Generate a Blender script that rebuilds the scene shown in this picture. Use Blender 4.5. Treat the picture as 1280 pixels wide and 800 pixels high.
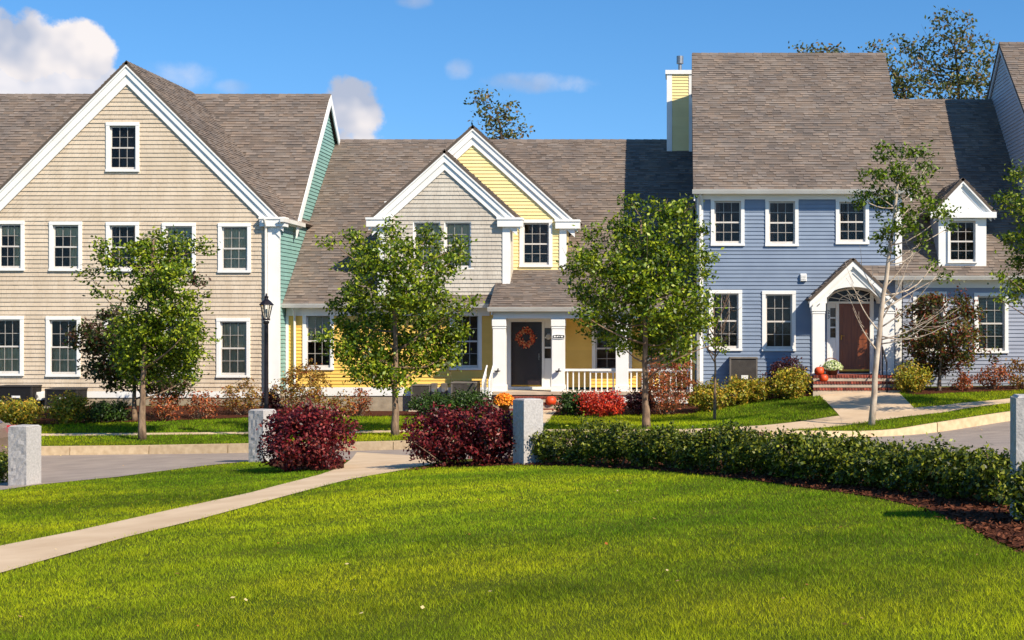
import bpy, math, random
import numpy as np
from mathutils import Vector, Matrix
random.seed(11); rng = np.random.default_rng(7)
for o in list(bpy.data.objects): bpy.data.objects.remove(o)
S = bpy.context.scene; COL = S.collection
R = math.radians
# ------------------------------------------------------------------ camera (50 mm, shifted so that facades stay frontal)
EYE = 3.4; F = 1778.0; CX = 852.0; CY = 405.0
cam = bpy.data.objects.new('camera', bpy.data.cameras.new('camera')); COL.objects.link(cam)
cam.location = (0, 0, EYE); cam.rotation_euler = (R(90), 0, 0)
cam.data.sensor_width = 36; cam.data.lens = F / 1280 * 36
cam.data.shift_x = (640 - CX) / 1280; cam.data.shift_y = (CY - 400) / 1280
cam.data.clip_end = 3000; S.camera = cam
# ------------------------------------------------------------------ light
SUNV = Vector((-0.90, 0.80, -1.0)).normalized()          # travel direction
sun = bpy.data.objects.new('sun', bpy.data.lights.new('sun', 'SUN')); COL.objects.link(sun)
sun.data.energy = 5.0; sun.data.angle = R(0.53); sun.data.color = (1.0, 0.895, 0.74)
sun.rotation_euler = SUNV.to_track_quat('-Z', 'Y').to_euler(); sun.location = (10, -10, 40)
S.view_settings.view_transform = 'Standard'; S.view_settings.look = 'None'
S.view_settings.gamma = 1; S.view_settings.exposure = 0.47
W = bpy.data.worlds.new('World'); S.world = W; W.use_nodes = True
W.cycles.sampling_method = 'MANUAL'; W.cycles.sample_map_resolution = 256
def build_world():
    nt = W.node_tree; nt.nodes.clear(); N = nt.nodes.new; L = nt.links.new
    def math_(op, a, b=None, c=None):
        n = N('ShaderNodeMath'); n.operation = op
        for i, v in enumerate((a, b, c)):
            if v is None: continue
            if isinstance(v, (int, float)): n.inputs[i].default_value = v
            else: L(v, n.inputs[i])
        return n.outputs[0]
    out = N('ShaderNodeOutputWorld'); bg = N('ShaderNodeBackground'); L(bg.outputs[0], out.inputs[0])
    bg.inputs[1].default_value = 0.088
    tc = N('ShaderNodeTexCoord'); sep = N('ShaderNodeSeparateXYZ'); L(tc.outputs['Generated'], sep.inputs[0])
    x, y, z = sep.outputs
    sky = N('ShaderNodeTexSky'); sky.sky_type = 'NISHITA'; sky.sun_disc = False
    sky.sun_elevation = math.asin(-SUNV.z); sky.sun_rotation = math.atan2(-SUNV.x, -SUNV.y)
    sky.air_density = 1.0; sky.dust_density = 0.1; sky.ozone_density = 3.0; sky.altitude = 200
    cmb = N('ShaderNodeCombineXYZ'); L(x, cmb.inputs[0]); L(y, cmb.inputs[1])
    L(math_('ADD', math_('MULTIPLY', math_('MAXIMUM', z, 0.0), 1.0), 0.10), cmb.inputs[2])
    nm = N('ShaderNodeVectorMath'); nm.operation = 'NORMALIZE'; L(cmb.outputs[0], nm.inputs[0]); L(nm.outputs[0], sky.inputs[0])
    hs = N('ShaderNodeHueSaturation'); hs.inputs['Saturation'].default_value = 1.28; hs.inputs['Value'].default_value = 1.45
    L(sky.outputs[0], hs.inputs['Color'])
    az = math_('ARCTAN2', x, y); el = math_('ARCSINE', z)
    nz = N('ShaderNodeTexNoise'); nz.inputs['Scale'].default_value = 26; nz.inputs['Detail'].default_value = 8; nz.inputs['Roughness'].default_value = 0.6
    L(tc.outputs['Generated'], nz.inputs['Vector'])
    nn = math_('MULTIPLY', math_('SUBTRACT', nz.outputs[0], 0.5), 3.7)
    def ang(px, py):
        u = (px - CX) / F; w = (CY - py) / F
        return math.atan(u), math.atan(w / math.sqrt(1 + u * u))
    blobs = [(20, 58, 58, 42, 1.0), (95, 62, 40, 36, 1.0), (60, 100, 85, 26, .9), (-70, 70, 70, 45, 1),(222, 95, 42, 20, .42), (290, 108, 24, 9, .3),
             (438, 146, 42, 44, 1.15), (425, 185, 55, 46, 1.1), (516, 2, 26, 9, .5), (574, 84, 17, 14, .45), (675, 104, 66, 13, .62)]
    B = [(*ang(a, b), c / F, d / F, s) for a, b, c, d, s in blobs]
    rr = random.Random(5)
    for k in range(9):
        a = R(30 + k * 34 + rr.uniform(-5, 5)); e = R(rr.uniform(4, 16)); ra = rr.uniform(.03, .07)
        B.append((a if a < math.pi else a - 2 * math.pi, e, ra, ra * rr.uniform(.3, .6), rr.uniform(.5, 1)))
    dens = None
    for a0, e0, ra, re, s in B:
        da = math_('DIVIDE', math_('SUBTRACT', az, a0), ra); de = math_('DIVIDE', math_('SUBTRACT', el, e0), re)
        q = math_('ADD', math_('MULTIPLY', da, da), math_('MULTIPLY', de, de))
        d = math_('SUBTRACT', 1.0, q)
        sm = N('ShaderNodeMapRange'); sm.interpolation_type = 'SMOOTHSTEP'
        L(math_('ADD', d, nn), sm.inputs[0]); sm.inputs[1].default_value = -0.15; sm.inputs[2].default_value = .42 if s > .8 else 1.7
        v = math_('MULTIPLY', sm.outputs[0], min(s, 1.0))
        dens = v if dens is None else math_('MAXIMUM', dens, v)
    n2 = N('ShaderNodeTexNoise'); n2.inputs['Scale'].default_value = 19; n2.inputs['Detail'].default_value = 3
    mp = N('ShaderNodeMapping'); mp.inputs['Location'].default_value = (.013, 0, -.02); L(tc.outputs['Generated'], mp.inputs[0]); L(mp.outputs[0], n2.inputs['Vector'])
    cr = N('ShaderNodeValToRGB'); L(n2.outputs[0], cr.inputs[0])
    cr.color_ramp.elements[0].position = .38; cr.color_ramp.elements[0].color = (3.9, 4.4, 5.6, 1)
    cr.color_ramp.elements[1].position = .56; cr.color_ramp.elements[1].color = (8.0, 7.5, 7.4, 1)
    mx = N('ShaderNodeMix'); mx.data_type = 'RGBA'; L(dens, mx.inputs[0]); L(hs.outputs[0], mx.inputs[6]); L(cr.outputs[0], mx.inputs[7])
    L(mx.outputs[2], bg.inputs[0])
build_world()
# ------------------------------------------------------------------ helpers
def at(px, py, Y): return np.array([(px - CX) * Y / F, Y, EYE + (CY - py) * Y / F])
def xat(px, Y): return (px - CX) * Y / F
def zat(py, Y): return EYE + (CY - py) * Y / F
def lin(r, g, b):
    f = lambda c: (c / 255 / 12.92) if c / 255 <= .04045 else ((c / 255 + .055) / 1.055) ** 2.4
    return (f(r), f(g), f(b), 1)
MATS = {}
def mat(name, c1, c2=None, scale=6, rough=.7, bump=0, bscale=None, stretch=(1, 1, 1), rnd=0, attr=None, trans=0, metal=0, spec=.5, detail=6, coat=0):
    """noise mix of two colours, optional per-object value jitter, optional per-face 'tint' attribute, optional translucency"""
    m = bpy.data.materials.new(name); m.use_nodes = True; nt = m.node_tree; N = nt.nodes.new; L = nt.links.new
    p = nt.nodes['Principled BSDF']; p.inputs['Roughness'].default_value = rough; p.inputs['Metallic'].default_value = metal
    p.inputs['Specular IOR Level'].default_value = spec; p.inputs['Coat Weight'].default_value = coat
    tc = N('ShaderNodeTexCoord'); mp = N('ShaderNodeMapping'); mp.inputs['Scale'].default_value = stretch
    geo = N('ShaderNodeNewGeometry'); L(geo.outputs['Position'], mp.inputs[0])
    c2 = c2 or tuple(v * .8 for v in c1[:3]) + (1,)
    nz = N('ShaderNodeTexNoise'); nz.inputs['Scale'].default_value = scale; nz.inputs['Detail'].default_value = detail; L(mp.outputs[0], nz.inputs['Vector'])
    cr = N('ShaderNodeMapRange'); L(nz.outputs[0], cr.inputs[0]); cr.inputs[1].default_value = .32; cr.inputs[2].default_value = .68
    mx = N('ShaderNodeMix'); mx.data_type = 'RGBA'; L(cr.outputs[0], mx.inputs[0]); mx.inputs[6].default_value = c1; mx.inputs[7].default_value = c2
    col = mx.outputs[2]
    if attr:
        at_ = N('ShaderNodeAttribute'); at_.attribute_name = attr
        mm = N('ShaderNodeMix'); mm.data_type = 'RGBA'; mm.blend_type = 'MULTIPLY'; mm.inputs[0].default_value = 1; L(col, mm.inputs[6]); L(at_.outputs['Color'], mm.inputs[7]); col = mm.outputs[2]
    if rnd:
        oi = N('ShaderNodeObjectInfo'); mr = N('ShaderNodeMapRange'); L(oi.outputs['Random'], mr.inputs[0]); mr.inputs[3].default_value = 1 - rnd; mr.inputs[4].default_value = 1 + rnd
        hv = N('ShaderNodeHueSaturation'); L(mr.outputs[0], hv.inputs['Value']); L(col, hv.inputs['Color']); col = hv.outputs[0]
    L(col, p.inputs['Base Color'])
    if bump:
        n2 = N('ShaderNodeTexNoise'); n2.inputs['Scale'].default_value = bscale or scale * 4; n2.inputs['Detail'].default_value = 8; L(mp.outputs[0], n2.inputs['Vector'])
        bp = N('ShaderNodeBump'); bp.inputs['Strength'].default_value = min(1, bump); bp.inputs['Distance'].default_value = .02 * max(1, bump); L(n2.outputs[0], bp.inputs['Height']); L(bp.outputs[0], p.inputs['Normal'])
    if trans:
        t = N('ShaderNodeBsdfTranslucent'); ms = N('ShaderNodeMixShader'); ms.inputs[0].default_value = trans
        hb = N('ShaderNodeHueSaturation'); hb.inputs['Value'].default_value = 1.5; hb.inputs['Hue'].default_value = .49; L(col, hb.inputs['Color']); L(hb.outputs[0], t.inputs[0])
        L(p.outputs[0], ms.inputs[1]); L(t.outputs[0], ms.inputs[2]); L(ms.outputs[0], nt.nodes['Material Output'].inputs[0])
    MATS[name] = m; return m
def glass_mat(name, tint, refl):
    m = bpy.data.materials.new(name); m.use_nodes = True; nt = m.node_tree; nt.nodes.clear(); N = nt.nodes.new; L = nt.links.new
    o = N('ShaderNodeOutputMaterial'); ms = N('ShaderNodeMixShader'); t = N('ShaderNodeBsdfTransparent'); g = N('ShaderNodeBsdfGlossy')
    t.inputs[0].default_value = tint; g.inputs['Roughness'].default_value = .03; fr = N('ShaderNodeFresnel'); fr.inputs[0].default_value = refl
    nz = N('ShaderNodeTexNoise'); nz.inputs['Scale'].default_value = 2.5; bp = N('ShaderNodeBump'); bp.inputs['Strength'].default_value = .05; bp.inputs['Distance'].default_value = .02
    L(nz.outputs[0], bp.inputs['Height']); L(bp.outputs[0], g.inputs['Normal'])
    L(fr.outputs[0], ms.inputs[0]); L(t.outputs[0], ms.inputs[1]); L(g.outputs[0], ms.inputs[2]); L(ms.outputs[0], o.inputs[0]); MATS[name] = m; return m
WLOC = {}
def wl(o): return WLOC.get(o.name, (0, 0, 0))
def link(o, parent, loc):
    COL.objects.link(o); p = wl(parent) if parent else (0, 0, 0)
    if parent: o.parent = parent
    o.location = (loc[0] - p[0], loc[1] - p[1], loc[2] - p[2]); WLOC[o.name] = tuple(loc)
def props(o, label=None, cat=None, group=None, kind=None):
    if label: o['label'] = label
    if cat: o['category'] = cat
    if group: o['group'] = group
    if kind: o['kind'] = kind
    return o
def thing(name, loc, label, cat, group=None):
    o = bpy.data.objects.new(name, None); o.empty_display_size = .3; link(o, None, tuple(float(v) for v in loc)); return props(o, label, cat, group)
class MB:
    def __init__(s): s.v = []; s.f = []; s.t = []
    def poly(s, pts, tint=None):
        b = len(s.v); s.v += [tuple(float(c) for c in p) for p in pts]; s.f.append(tuple(range(b, b + len(pts)))); s.t.append(tint or (1, 1, 1))
    def hexa(s, p, tint=None, faces=None):      # 8 corners: bottom ring 0-3, top ring 4-7
        b = len(s.v); s.v += [tuple(float(c) for c in q) for q in p]
        fs = faces or [(3, 2, 1, 0), (4, 5, 6, 7), (0, 1, 5, 4), (1, 2, 6, 5), (2, 3, 7, 6), (3, 0, 4, 7)]
        for f in fs: s.f.append(tuple(b + i for i in f)); s.t.append(tint or (1, 1, 1))
        return s
    def box(s, x0, x1, y0, y1, z0, z1, tint=None):
        s.hexa([(x0, y0, z0), (x1, y0, z0), (x1, y1, z0), (x0, y1, z0), (x0, y0, z1), (x1, y0, z1), (x1, y1, z1), (x0, y1, z1)], tint); return s
    def prism(s, xz, y0, y1, tint=None):        # polygon in XZ (counter-clockwise seen from the front) extruded along Y
        n = len(xz); s.poly([(x, y0, z) for x, z in xz], tint); s.poly([(x, y1, z) for x, z in reversed(xz)], tint)
        for i in range(n):
            a, b = xz[i], xz[(i + 1) % n]; s.poly([(a[0], y0, a[1]), (a[0], y1, a[1]), (b[0], y1, b[1]), (b[0], y0, b[1])], tint)
        return s
    def prism_yz(s, yz, x0, x1, tint=None):
        n = len(yz); s.poly([(x0, y, z) for y, z in yz], tint); s.poly([(x1, y, z) for y, z in reversed(yz)], tint)
        for i in range(n):
            a, b = yz[i], yz[(i + 1) % n]; s.poly([(x0, a[0], a[1]), (x1, a[0], a[1]), (x1, b[0], b[1]), (x0, b[0], b[1])], tint)
        return s
    def tube(s, path, radii, n=6, cap=True, tint=None):
        path = [Vector(p) for p in path]; rings = []; up = None
        for i, p in enumerate(path):
            d = (path[min(i + 1, len(path) - 1)] - path[max(i - 1, 0)]).normalized()
            ref = Vector((0, 0, 1)) if abs(d.z) < .9 else Vector((1, 0, 0))
            a = d.cross(ref).normalized(); b = d.cross(a); b0 = len(s.v)
            for k in range(n):
                t = 2 * math.pi * k / n; q = p + (a * math.cos(t) + b * math.sin(t)) * radii[i]; s.v.append(tuple(q))
            rings.append(b0)
        for i in range(len(rings) - 1):
            for k in range(n):
                s.f.append((rings[i] + k, rings[i] + (k + 1) % n, rings[i + 1] + (k + 1) % n, rings[i + 1] + k)); s.t.append(tint or (1, 1, 1))
        if cap:
            s.f.append(tuple(rings[0] + k for k in reversed(range(n)))); s.t.append(tint or (1, 1, 1))
            s.f.append(tuple(rings[-1] + k for k in range(n))); s.t.append(tint or (1, 1, 1))
        return s
    def lathe(s, c, prof, n=16, sx=1, sy=1, lobes=0, lobe=0, tint=None):
        rings = []
        for r, z in prof:
            rings.append(len(s.v))
            for k in range(n):
                t = 2 * math.pi * k / n; q = r * (1 - lobe * abs(math.sin(lobes * t / 2)) if lobes else 1)
                s.v.append((c[0] + q * sx * math.cos(t), c[1] + q * sy * math.sin(t), c[2] + z))
        for i in range(len(rings) - 1):
            for k in range(n): s.f.append((rings[i] + k, rings[i] + (k + 1) % n, rings[i + 1] + (k + 1) % n, rings[i + 1] + k)); s.t.append(tint or (1, 1, 1))
        s.f.append(tuple(rings[0] + k for k in reversed(range(n)))); s.t.append(tint or (1, 1, 1))
        s.f.append(tuple(rings[-1] + k for k in range(n))); s.t.append(tint or (1, 1, 1)); return s
    def build(s, name, m, parent=None, origin=None, smooth=False, tinted=False, bevel=0, **kw):
        v = np.array(s.v, dtype=float)
        if origin is None: lo, hi = v.min(0), v.max(0); origin = ((lo[0] + hi[0]) / 2, (lo[1] + hi[1]) / 2, lo[2])
        v = v - np.array(origin, dtype=float)
        me = bpy.data.meshes.new(name); me.from_pydata(v.tolist(), [], s.f)
        if tinted:
            a = me.attributes.new('tint', 'FLOAT_COLOR', 'FACE'); a.data.foreach_set('color', np.concatenate([np.array(s.t, dtype=np.float32), np.ones((len(s.t), 1), np.float32)], 1).ravel())
        if smooth: me.shade_smooth()
        me.materials.append(MATS[m] if isinstance(m, str) else m)
        o = bpy.data.objects.new(name, me); link(o, parent, tuple(float(c) for c in origin))
        if bevel:
            b = o.modifiers.new('bevel', 'BEVEL'); b.width = bevel; b.segments = 2; b.limit_method = 'ANGLE'
        return props(o, **kw)
def fast_mesh(name, V, k, tint, m, parent=None, origin=(0, 0, 0), smooth=False, **kw):
    """V: (n*k,3) vertices forming n faces of k corners; tint (n,3)"""
    n = len(V) // k; V = V - np.array(origin)
    me = bpy.data.meshes.new(name); me.vertices.add(n * k); me.vertices.foreach_set('co', V.astype(np.float32).ravel())
    me.loops.add(n * k); me.loops.foreach_set('vertex_index', np.arange(n * k, dtype=np.int32))
    me.polygons.add(n); me.polygons.foreach_set('loop_start', np.arange(0, n * k, k, dtype=np.int32)); me.polygons.foreach_set('loop_total', np.full(n, k, dtype=np.int32))
    me.update(calc_edges=True)
    a = me.attributes.new('tint', 'FLOAT_COLOR', 'FACE'); a.data.foreach_set('color', np.concatenate([tint, np.ones((n, 1))], 1).astype(np.float32).ravel())
    me.materials.append(MATS[m]); o = bpy.data.objects.new(name, me); link(o, parent, tuple(float(c) for c in origin)); return props(o, **kw)
# ------------------------------------------------------------------ materials
mat('tan_shingle', lin(208, 190, 166), lin(194, 175, 150), scale=3, rough=.85, rnd=.05, bump=.3, bscale=60, stretch=(1, 1, .25))
mat('grey_shingle', lin(198, 188, 172), lin(184, 173, 157), scale=3, rough=.85, rnd=.05, bump=.3, bscale=60, stretch=(1, 1, .25))
mat('teal_clap', lin(130, 168, 158), lin(120, 158, 148), scale=2, rough=.6, rnd=.04)
mat('yellow_clap', lin(240, 198, 98), lin(232, 188, 88), scale=2, rough=.6, rnd=.03)
mat('pale_yellow_clap', lin(240, 220, 156), lin(234, 212, 146), scale=2, rough=.6, rnd=.03)
mat('blue_clap', lin(127, 141, 160), lin(118, 132, 152), scale=2, rough=.6, rnd=.04)
mat('lavender_clap', lin(148, 153, 166), lin(138, 143, 156), scale=2, rough=.6, rnd=.04)
mat('grey_clap', lin(176, 176, 178), lin(166, 166, 170), scale=2, rough=.6, rnd=.04)
mat('white_trim', lin(238, 236, 230), lin(230, 227, 220), scale=1.5, rough=.5)
mat('gutter_white', lin(226, 222, 212), lin(214, 208, 198), scale=2, rough=.4)
mat('core', lin(150, 140, 125), rough=.9)
mat('foundation', lin(168, 152, 128), lin(140, 126, 106), scale=5, rough=.9, bump=.3)
mat('roof_deck', lin(92, 80, 70), rough=.9)
mat('shingles', lin(128, 114, 102), lin(109, 98, 90), scale=1.0, rough=.95, attr='tint', bump=.35, bscale=140, spec=.2)
mat('sash', lin(214, 206, 196), lin(200, 192, 182), rough=.5)
mat('muntin', lin(176, 168, 158), rough=.5)
mat('room', lin(128, 102, 94), lin(84, 66, 62), scale=2, rough=.9)
mat('curtain', lin(240, 224, 190), lin(200, 186, 154), scale=5, rough=.9, stretch=(6, 1, .4))
mat('blind', lin(200, 196, 176), lin(180, 176, 156), scale=3, rough=.8)
glass_mat('glass', (.93, .92, .88, 1), 1.27)
mat('door_dark', lin(48, 36, 40), lin(40, 30, 34), rough=.25, scale=2)
mat('door_wood', lin(134, 72, 36), lin(104, 54, 28), scale=5, rough=.35, stretch=(4, 1, .3))
mat('door_orange', lin(200, 118, 70), lin(186, 104, 60), rough=.6)
mat('brass', lin(190, 150, 70), rough=.3, metal=.9)
mat('black_metal', lin(40, 32, 36), lin(30, 25, 28), rough=.4, metal=.3)
mat('steel', lin(150, 150, 150), rough=.4, metal=.7)
mat('ac_grey', lin(112, 104, 94), lin(96, 88, 80), rough=.6)
mat('ac_dark', lin(46, 42, 40), rough=.7)
mat('brick', lin(142, 72, 54), lin(112, 50, 40), scale=14, rough=.9, attr='tint')
mat('concrete', lin(198, 180, 156), lin(176, 158, 136), scale=2.2, rough=.9, bump=.25, bscale=60)
mat('path_concrete', lin(212, 186, 152), lin(192, 164, 130), scale=1.2, rough=.92, bump=.3, bscale=70)
mat('kerb_granite', lin(216, 190, 150), lin(192, 164, 126), scale=7, rough=.85, rnd=.06, bump=.35, bscale=50)
mat('asphalt', lin(162, 146, 132), lin(142, 128, 117), scale=1.6, rough=.95, bump=.5, bscale=160)
mat('soil_grass', lin(62, 74, 14), lin(84, 88, 20), scale=1.4, rough=1, bump=.5, bscale=60, spec=.1)
mat('grass', lin(144, 160, 20), lin(112, 142, 18), scale=.45, rough=.75, attr='tint', trans=.3, spec=.15)
mat('mulch', lin(92, 52, 34), lin(56, 30, 20), scale=16, rough=1, bump=1.0, bscale=45, spec=.1)
mat('mulch_chip', lin(116, 70, 48), lin(70, 40, 28), scale=20, rough=1, attr='tint', spec=.1)
mat('granite', lin(186, 180, 174), lin(160, 155, 150), scale=30, rough=.8, bump=.35, bscale=45)
mat('bark', lin(150, 124, 98), lin(92, 72, 56), scale=14, rough=.95, bump=.7, stretch=(1, 1, .3))
mat('bark_dark', lin(92, 78, 64), lin(66, 54, 44), scale=9, rough=.95, bump=.7, stretch=(1, 1, .3))
mat('bark_pale', lin(206, 190, 168), lin(150, 130, 110), scale=7, rough=.9, bump=.5, stretch=(1, 1, .4))
mat('leaf', lin(255, 255, 255), lin(235, 235, 235), scale=2, rough=.45, attr='tint', trans=.2, spec=.35)
mat('flower', lin(255, 255, 255), lin(235, 235, 235), scale=3, rough=.7, attr='tint', trans=.15)
mat('pumpkin', lin(222, 84, 28), lin(200, 62, 22), scale=5, rough=.5)
mat('stem', lin(96, 92, 50), rough=.8)
mat('pot', lin(120, 70, 45), rough=.8)
mat('car_paint', lin(150, 128, 118), lin(146, 124, 114), rough=.25, metal=.5, coat=.6)
mat('car_glass', lin(52, 62, 104), rough=.05, spec=.8)
mat('dark_glass', lin(44, 36, 36), rough=.15, spec=.25)
mat('tyre', lin(26, 25, 25), rough=.8)
mat('tail_red', lin(190, 20, 24), rough=.2, coat=.5)
mat('lamp_glass', lin(200, 196, 184), rough=.15)
mat('sign_black', lin(24, 24, 28), rough=.4)
# ------------------------------------------------------------------ terrain: two smooth sheets fitted through points seen in the photograph
class TPS:
    def __init__(s, P):
        P = np.array(P, float); s.p = P[:, :2]; n = len(P); d = np.linalg.norm(s.p[:, None] - s.p[None], axis=2)
        K = np.where(d > 0, d * d * np.log(d + 1e-9), 0) + np.eye(n) * .8; Q = np.c_[np.ones(n), s.p]
        A = np.block([[K, Q], [Q.T, np.zeros((3, 3))]]); s.w = np.linalg.solve(A, np.r_[P[:, 2], 0, 0, 0])
    def __call__(s, x, y):
        x = np.clip(np.asarray(x, float), -27, 17); y = np.clip(np.asarray(y, float), -2, 46)
        d = np.sqrt((x[..., None] - s.p[:, 0]) ** 2 + (y[..., None] - s.p[:, 1]) ** 2)
        return (np.where(d > 0, d * d * np.log(d + 1e-9), 0) @ s.w[:len(s.p)]) + s.w[-3] + s.w[-2] * x + s.w[-1] * y
KERB = np.array([(-60, 37.5), (-30, 37), (-17.3, 36.1), (-13.6, 35.5), (-10.1, 34.5), (-7.0, 33.5), (-.95, 32.5), (2.5, 32.5), (5.0, 33.1), (8.25, 35.5), (11.5, 38.2), (16, 41), (60, 60)])
def kerb_raw(x): return np.interp(x, KERB[:, 0], KERB[:, 1])
def kerb_y(x): return sum(kerb_raw(np.asarray(x, float) + d) for d in np.linspace(-1.5, 1.5, 9)) / 9
near = [(x, y, EYE - 1.577 + .0558 * x - .0281 * y) for x, y in [(0, 0), (-6, 0), (6, 0), (-13, 8), (-6, 8), (0, 8), (7, 8), (-10, 16), (-3, 16), (3, 13), (3.3, 17), (8, 14), (-12.2, 26.4), (-8.9, 30.1), (-2.64, 24.4), (-6, 25), (-18, 26), (-14, 20), (5, 22)]]
near += [tuple(at(px, py, Y)) for px, py, Y in [(0, 570, 36.1), (170, 568, 35.5), (330, 566, 34.5), (480, 563, 33.5), (640, 558, 33), (800, 553, 32.5), (1000, 548, 32.7), (1161, 544, 33.3), (1265, 526, 35.5)]] + [(13, 39, EYE - 2.3), (-24, 37, EYE - 3.5)]
FB = TPS(near)
FY = TPS([tuple(at(px, py, Y)) for px, py, Y in [(0, 558.5, 36.2), (170, 557, 35.6), (330, 554.5, 34.6), (480, 552, 33.7), (640, 546, 33.2), (800, 542, 32.7), (1000, 538, 32.9), (1120, 539, 33.2), (1161, 532, 33.4), (1265, 514, 35.7),
    (50, 507, 44.4), (200, 507, 44.4), (340, 508, 44.4), (450, 514, 45.1), (600, 513, 45), (700, 508, 43.5), (800, 506, 43.5), (875, 505, 44), (950, 490, 44), (1020, 487, 43.2), (1120, 487, 43.2), (1200, 483, 44), (1270, 482, 44),
    (50, 527, 41), (200, 522, 41.5), (480, 520, 41.5), (700, 516, 42), (800, 519, 41.5), (900, 525, 38.5), (1000, 497, 42), (1000, 520, 37), (1040, 526, 36.3), (1150, 497, 40), (1260, 502, 39.5)]] + [(-24, 37, EYE - 3.2), (-24, 44, EYE - 2.7), (14, 44, EYE - 1.75)])
def gz(x, y): return float(np.where(np.asarray(y) < kerb_y(x), FB(x, y), FY(x, y)))
def hit(px, py, field=None):        # where the sight line through a pixel meets the ground
    u = (px - CX) / F; w = (CY - py) / F; Ys = np.arange(3, 75, .05); X = u * Ys; Z = EYE + w * Ys
    G = field(X, Ys) if field else np.where(Ys < kerb_y(X), FB(X, Ys), FY(X, Ys))
    k = np.nonzero(Z <= G)[0]; Y = Ys[k[0]] if len(k) else 60.
    return np.array([u * Y, Y, gz(u * Y, Y) if not field else float(field(u * Y, Y))])
def ground():
    xs = np.r_[-400, -150, -80, np.arange(-50, 40.1, .5), 80, 150, 400]
    ta = np.r_[-60, -20, np.arange(-4, 46, .5)]; V = []; rows = []
    def row(ys, zs):
        rows.append(len(V)); V.extend(zip(xs.tolist(), ys.tolist(), zs.tolist()))
    ky = kerb_y(xs)
    for t in np.r_[-60, -20, np.linspace(-4, 1, 90) * 0 + 0] if False else np.r_[-80., -30., np.linspace(-2, 0, 3), np.linspace(.03, 1, 62)]:
        ys = ky * t if t >= 0 else np.full_like(ky, t)
        row(ys, FB(xs, ys))
    for t in np.r_[.1, np.linspace(.4, 14, 34), 20, 60, 150, 500, 1400]:
        ys = ky + t; row(ys, FY(xs, ys))
    n = len(xs); Fc = [(rows[i] + k, rows[i] + k + 1, rows[i + 1] + k + 1, rows[i + 1] + k) for i in range(len(rows) - 1) for k in range(n - 1)]
    m = MB(); m.v = V; m.f = Fc; m.t = [(1, 1, 1)] * len(Fc)
    m.build('ground', 'soil_grass', origin=(0, 0, 0), smooth=True, kind='structure')
ground()
def resample(P, n):
    P = np.array(P, float); d = np.r_[0, np.cumsum(np.linalg.norm(np.diff(P, axis=0), axis=1))]; t = np.linspace(0, d[-1], n)
    return np.c_[np.interp(t, d, P[:, 0]), np.interp(t, d, P[:, 1])]
def strip(name, A, B, field, lift, m, n=80, k=8, thick=0, **kw):      # sheet draped between two plan curves
    A = resample(A, n); B = resample(B, n); mb = MB(); 
    for i in range(n):
        for j in range(k + 1):
            p = A[i] + (B[i] - A[i]) * j / k; mb.v.append((p[0], p[1], float(field(p[0], p[1])) + lift))
    for i in range(n - 1):
        for j in range(k): a = i * (k + 1) + j; mb.f.append((a, a + k + 1, a + k + 2, a + 1)); mb.t.append((1, 1, 1))
    return mb.build(name, m, smooth=True, **kw)
def hits(L, field): return [hit(px, py, field)[:2] for px, py in L]
NEAR_EDGE = [(-260, 640), (-120, 628), (0, 613), (50, 606), (150, 596), (250, 583), (310, 577), (345, 575.5), (440, 575), (500, 576), (560, 575), (640, 572), (720, 570), (850, 573), (1000, 577), (1130, 576), (1280, 572), (1420, 568)]
ne = hits(NEAR_EDGE, FB); ex = np.linspace(-40, 14, 60)
strip('road', ne, [(x, float(kerb_y(x)) - .01) for x in np.linspace(ne[0][0] - 4, 14, 60)], FB, .006, 'asphalt', n=120, k=10, kind='structure')
PATH_L = [(-150, 722), (0, 684), (94, 665), (219, 637), (312, 617), (400, 594), (425, 585), (440, 574), (446, 566)]
PATH_R = [(-150, 758), (0, 718), (69, 698), (156, 673), (250, 650), (350, 623), (437, 600), (494, 590), (530, 583), (565, 573)]
strip('path', hits(PATH_L, FB), hits(PATH_R, FB), FB, .013, 'path_concrete', n=120, k=6, kind='structure')
BED_F = [(500, 590), (560, 584), (645, 582), (700, 582), (800, 587), (880, 594), (950, 602), (1020, 612), (1090, 622), (1150, 634), (1180, 645), (1230, 670), (1280, 692), (1340, 724)]
bf = np.array(hits(BED_F, FB))
strip('mulch_bed', bf, bf + np.array([.9, 2.0]), FB, .009, 'mulch', n=120, k=8, kind='structure')
strip('mulch_bed', hits([(338, 583), (360, 588), (400, 589), (430, 586)], FB), hits([(338, 577), (360, 571), (400, 571), (430, 577)], FB), FB, .018, 'mulch', n=20, k=4, kind='structure')
# sidewalk and front walks beyond the kerb
SW_F = [(-150, 548), (0, 546), (100, 545), (250, 543.5), (400, 542.5), (510, 541), (640, 540), (760, 540.5), (860, 541.5), (960, 540.5), (1040, 534), (1100, 525), (1180, 516), (1265, 504), (1400, 490)]
SW_B = [(-150, 545), (0, 543), (100, 542), (250, 541), (400, 540), (510, 538), (640, 537), (760, 537), (860, 537), (950, 532.5), (1040, 521), (1100, 515), (1180, 507), (1265, 498), (1400, 484)]
strip('sidewalk', hits(SW_F, FY), hits(SW_B, FY), FY, .010, 'path_concrete', n=120, k=4, kind='structure')
strip('front_walk', hits([(1020, 489), (1035, 505), (1052, 524), (1052, 531)], FY), hits([(1121, 489), (1132, 500), (1142, 510), (1142, 520)], FY), FY, .016, 'path_concrete', n=20, k=4, kind='structure')
strip('front_walk', hits([(640, 507), (655, 520), (650, 540)], FY), hits([(703, 507), (690, 520), (672, 540)], FY), FY, .016, 'path_concrete', n=20, k=4, kind='structure')
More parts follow.
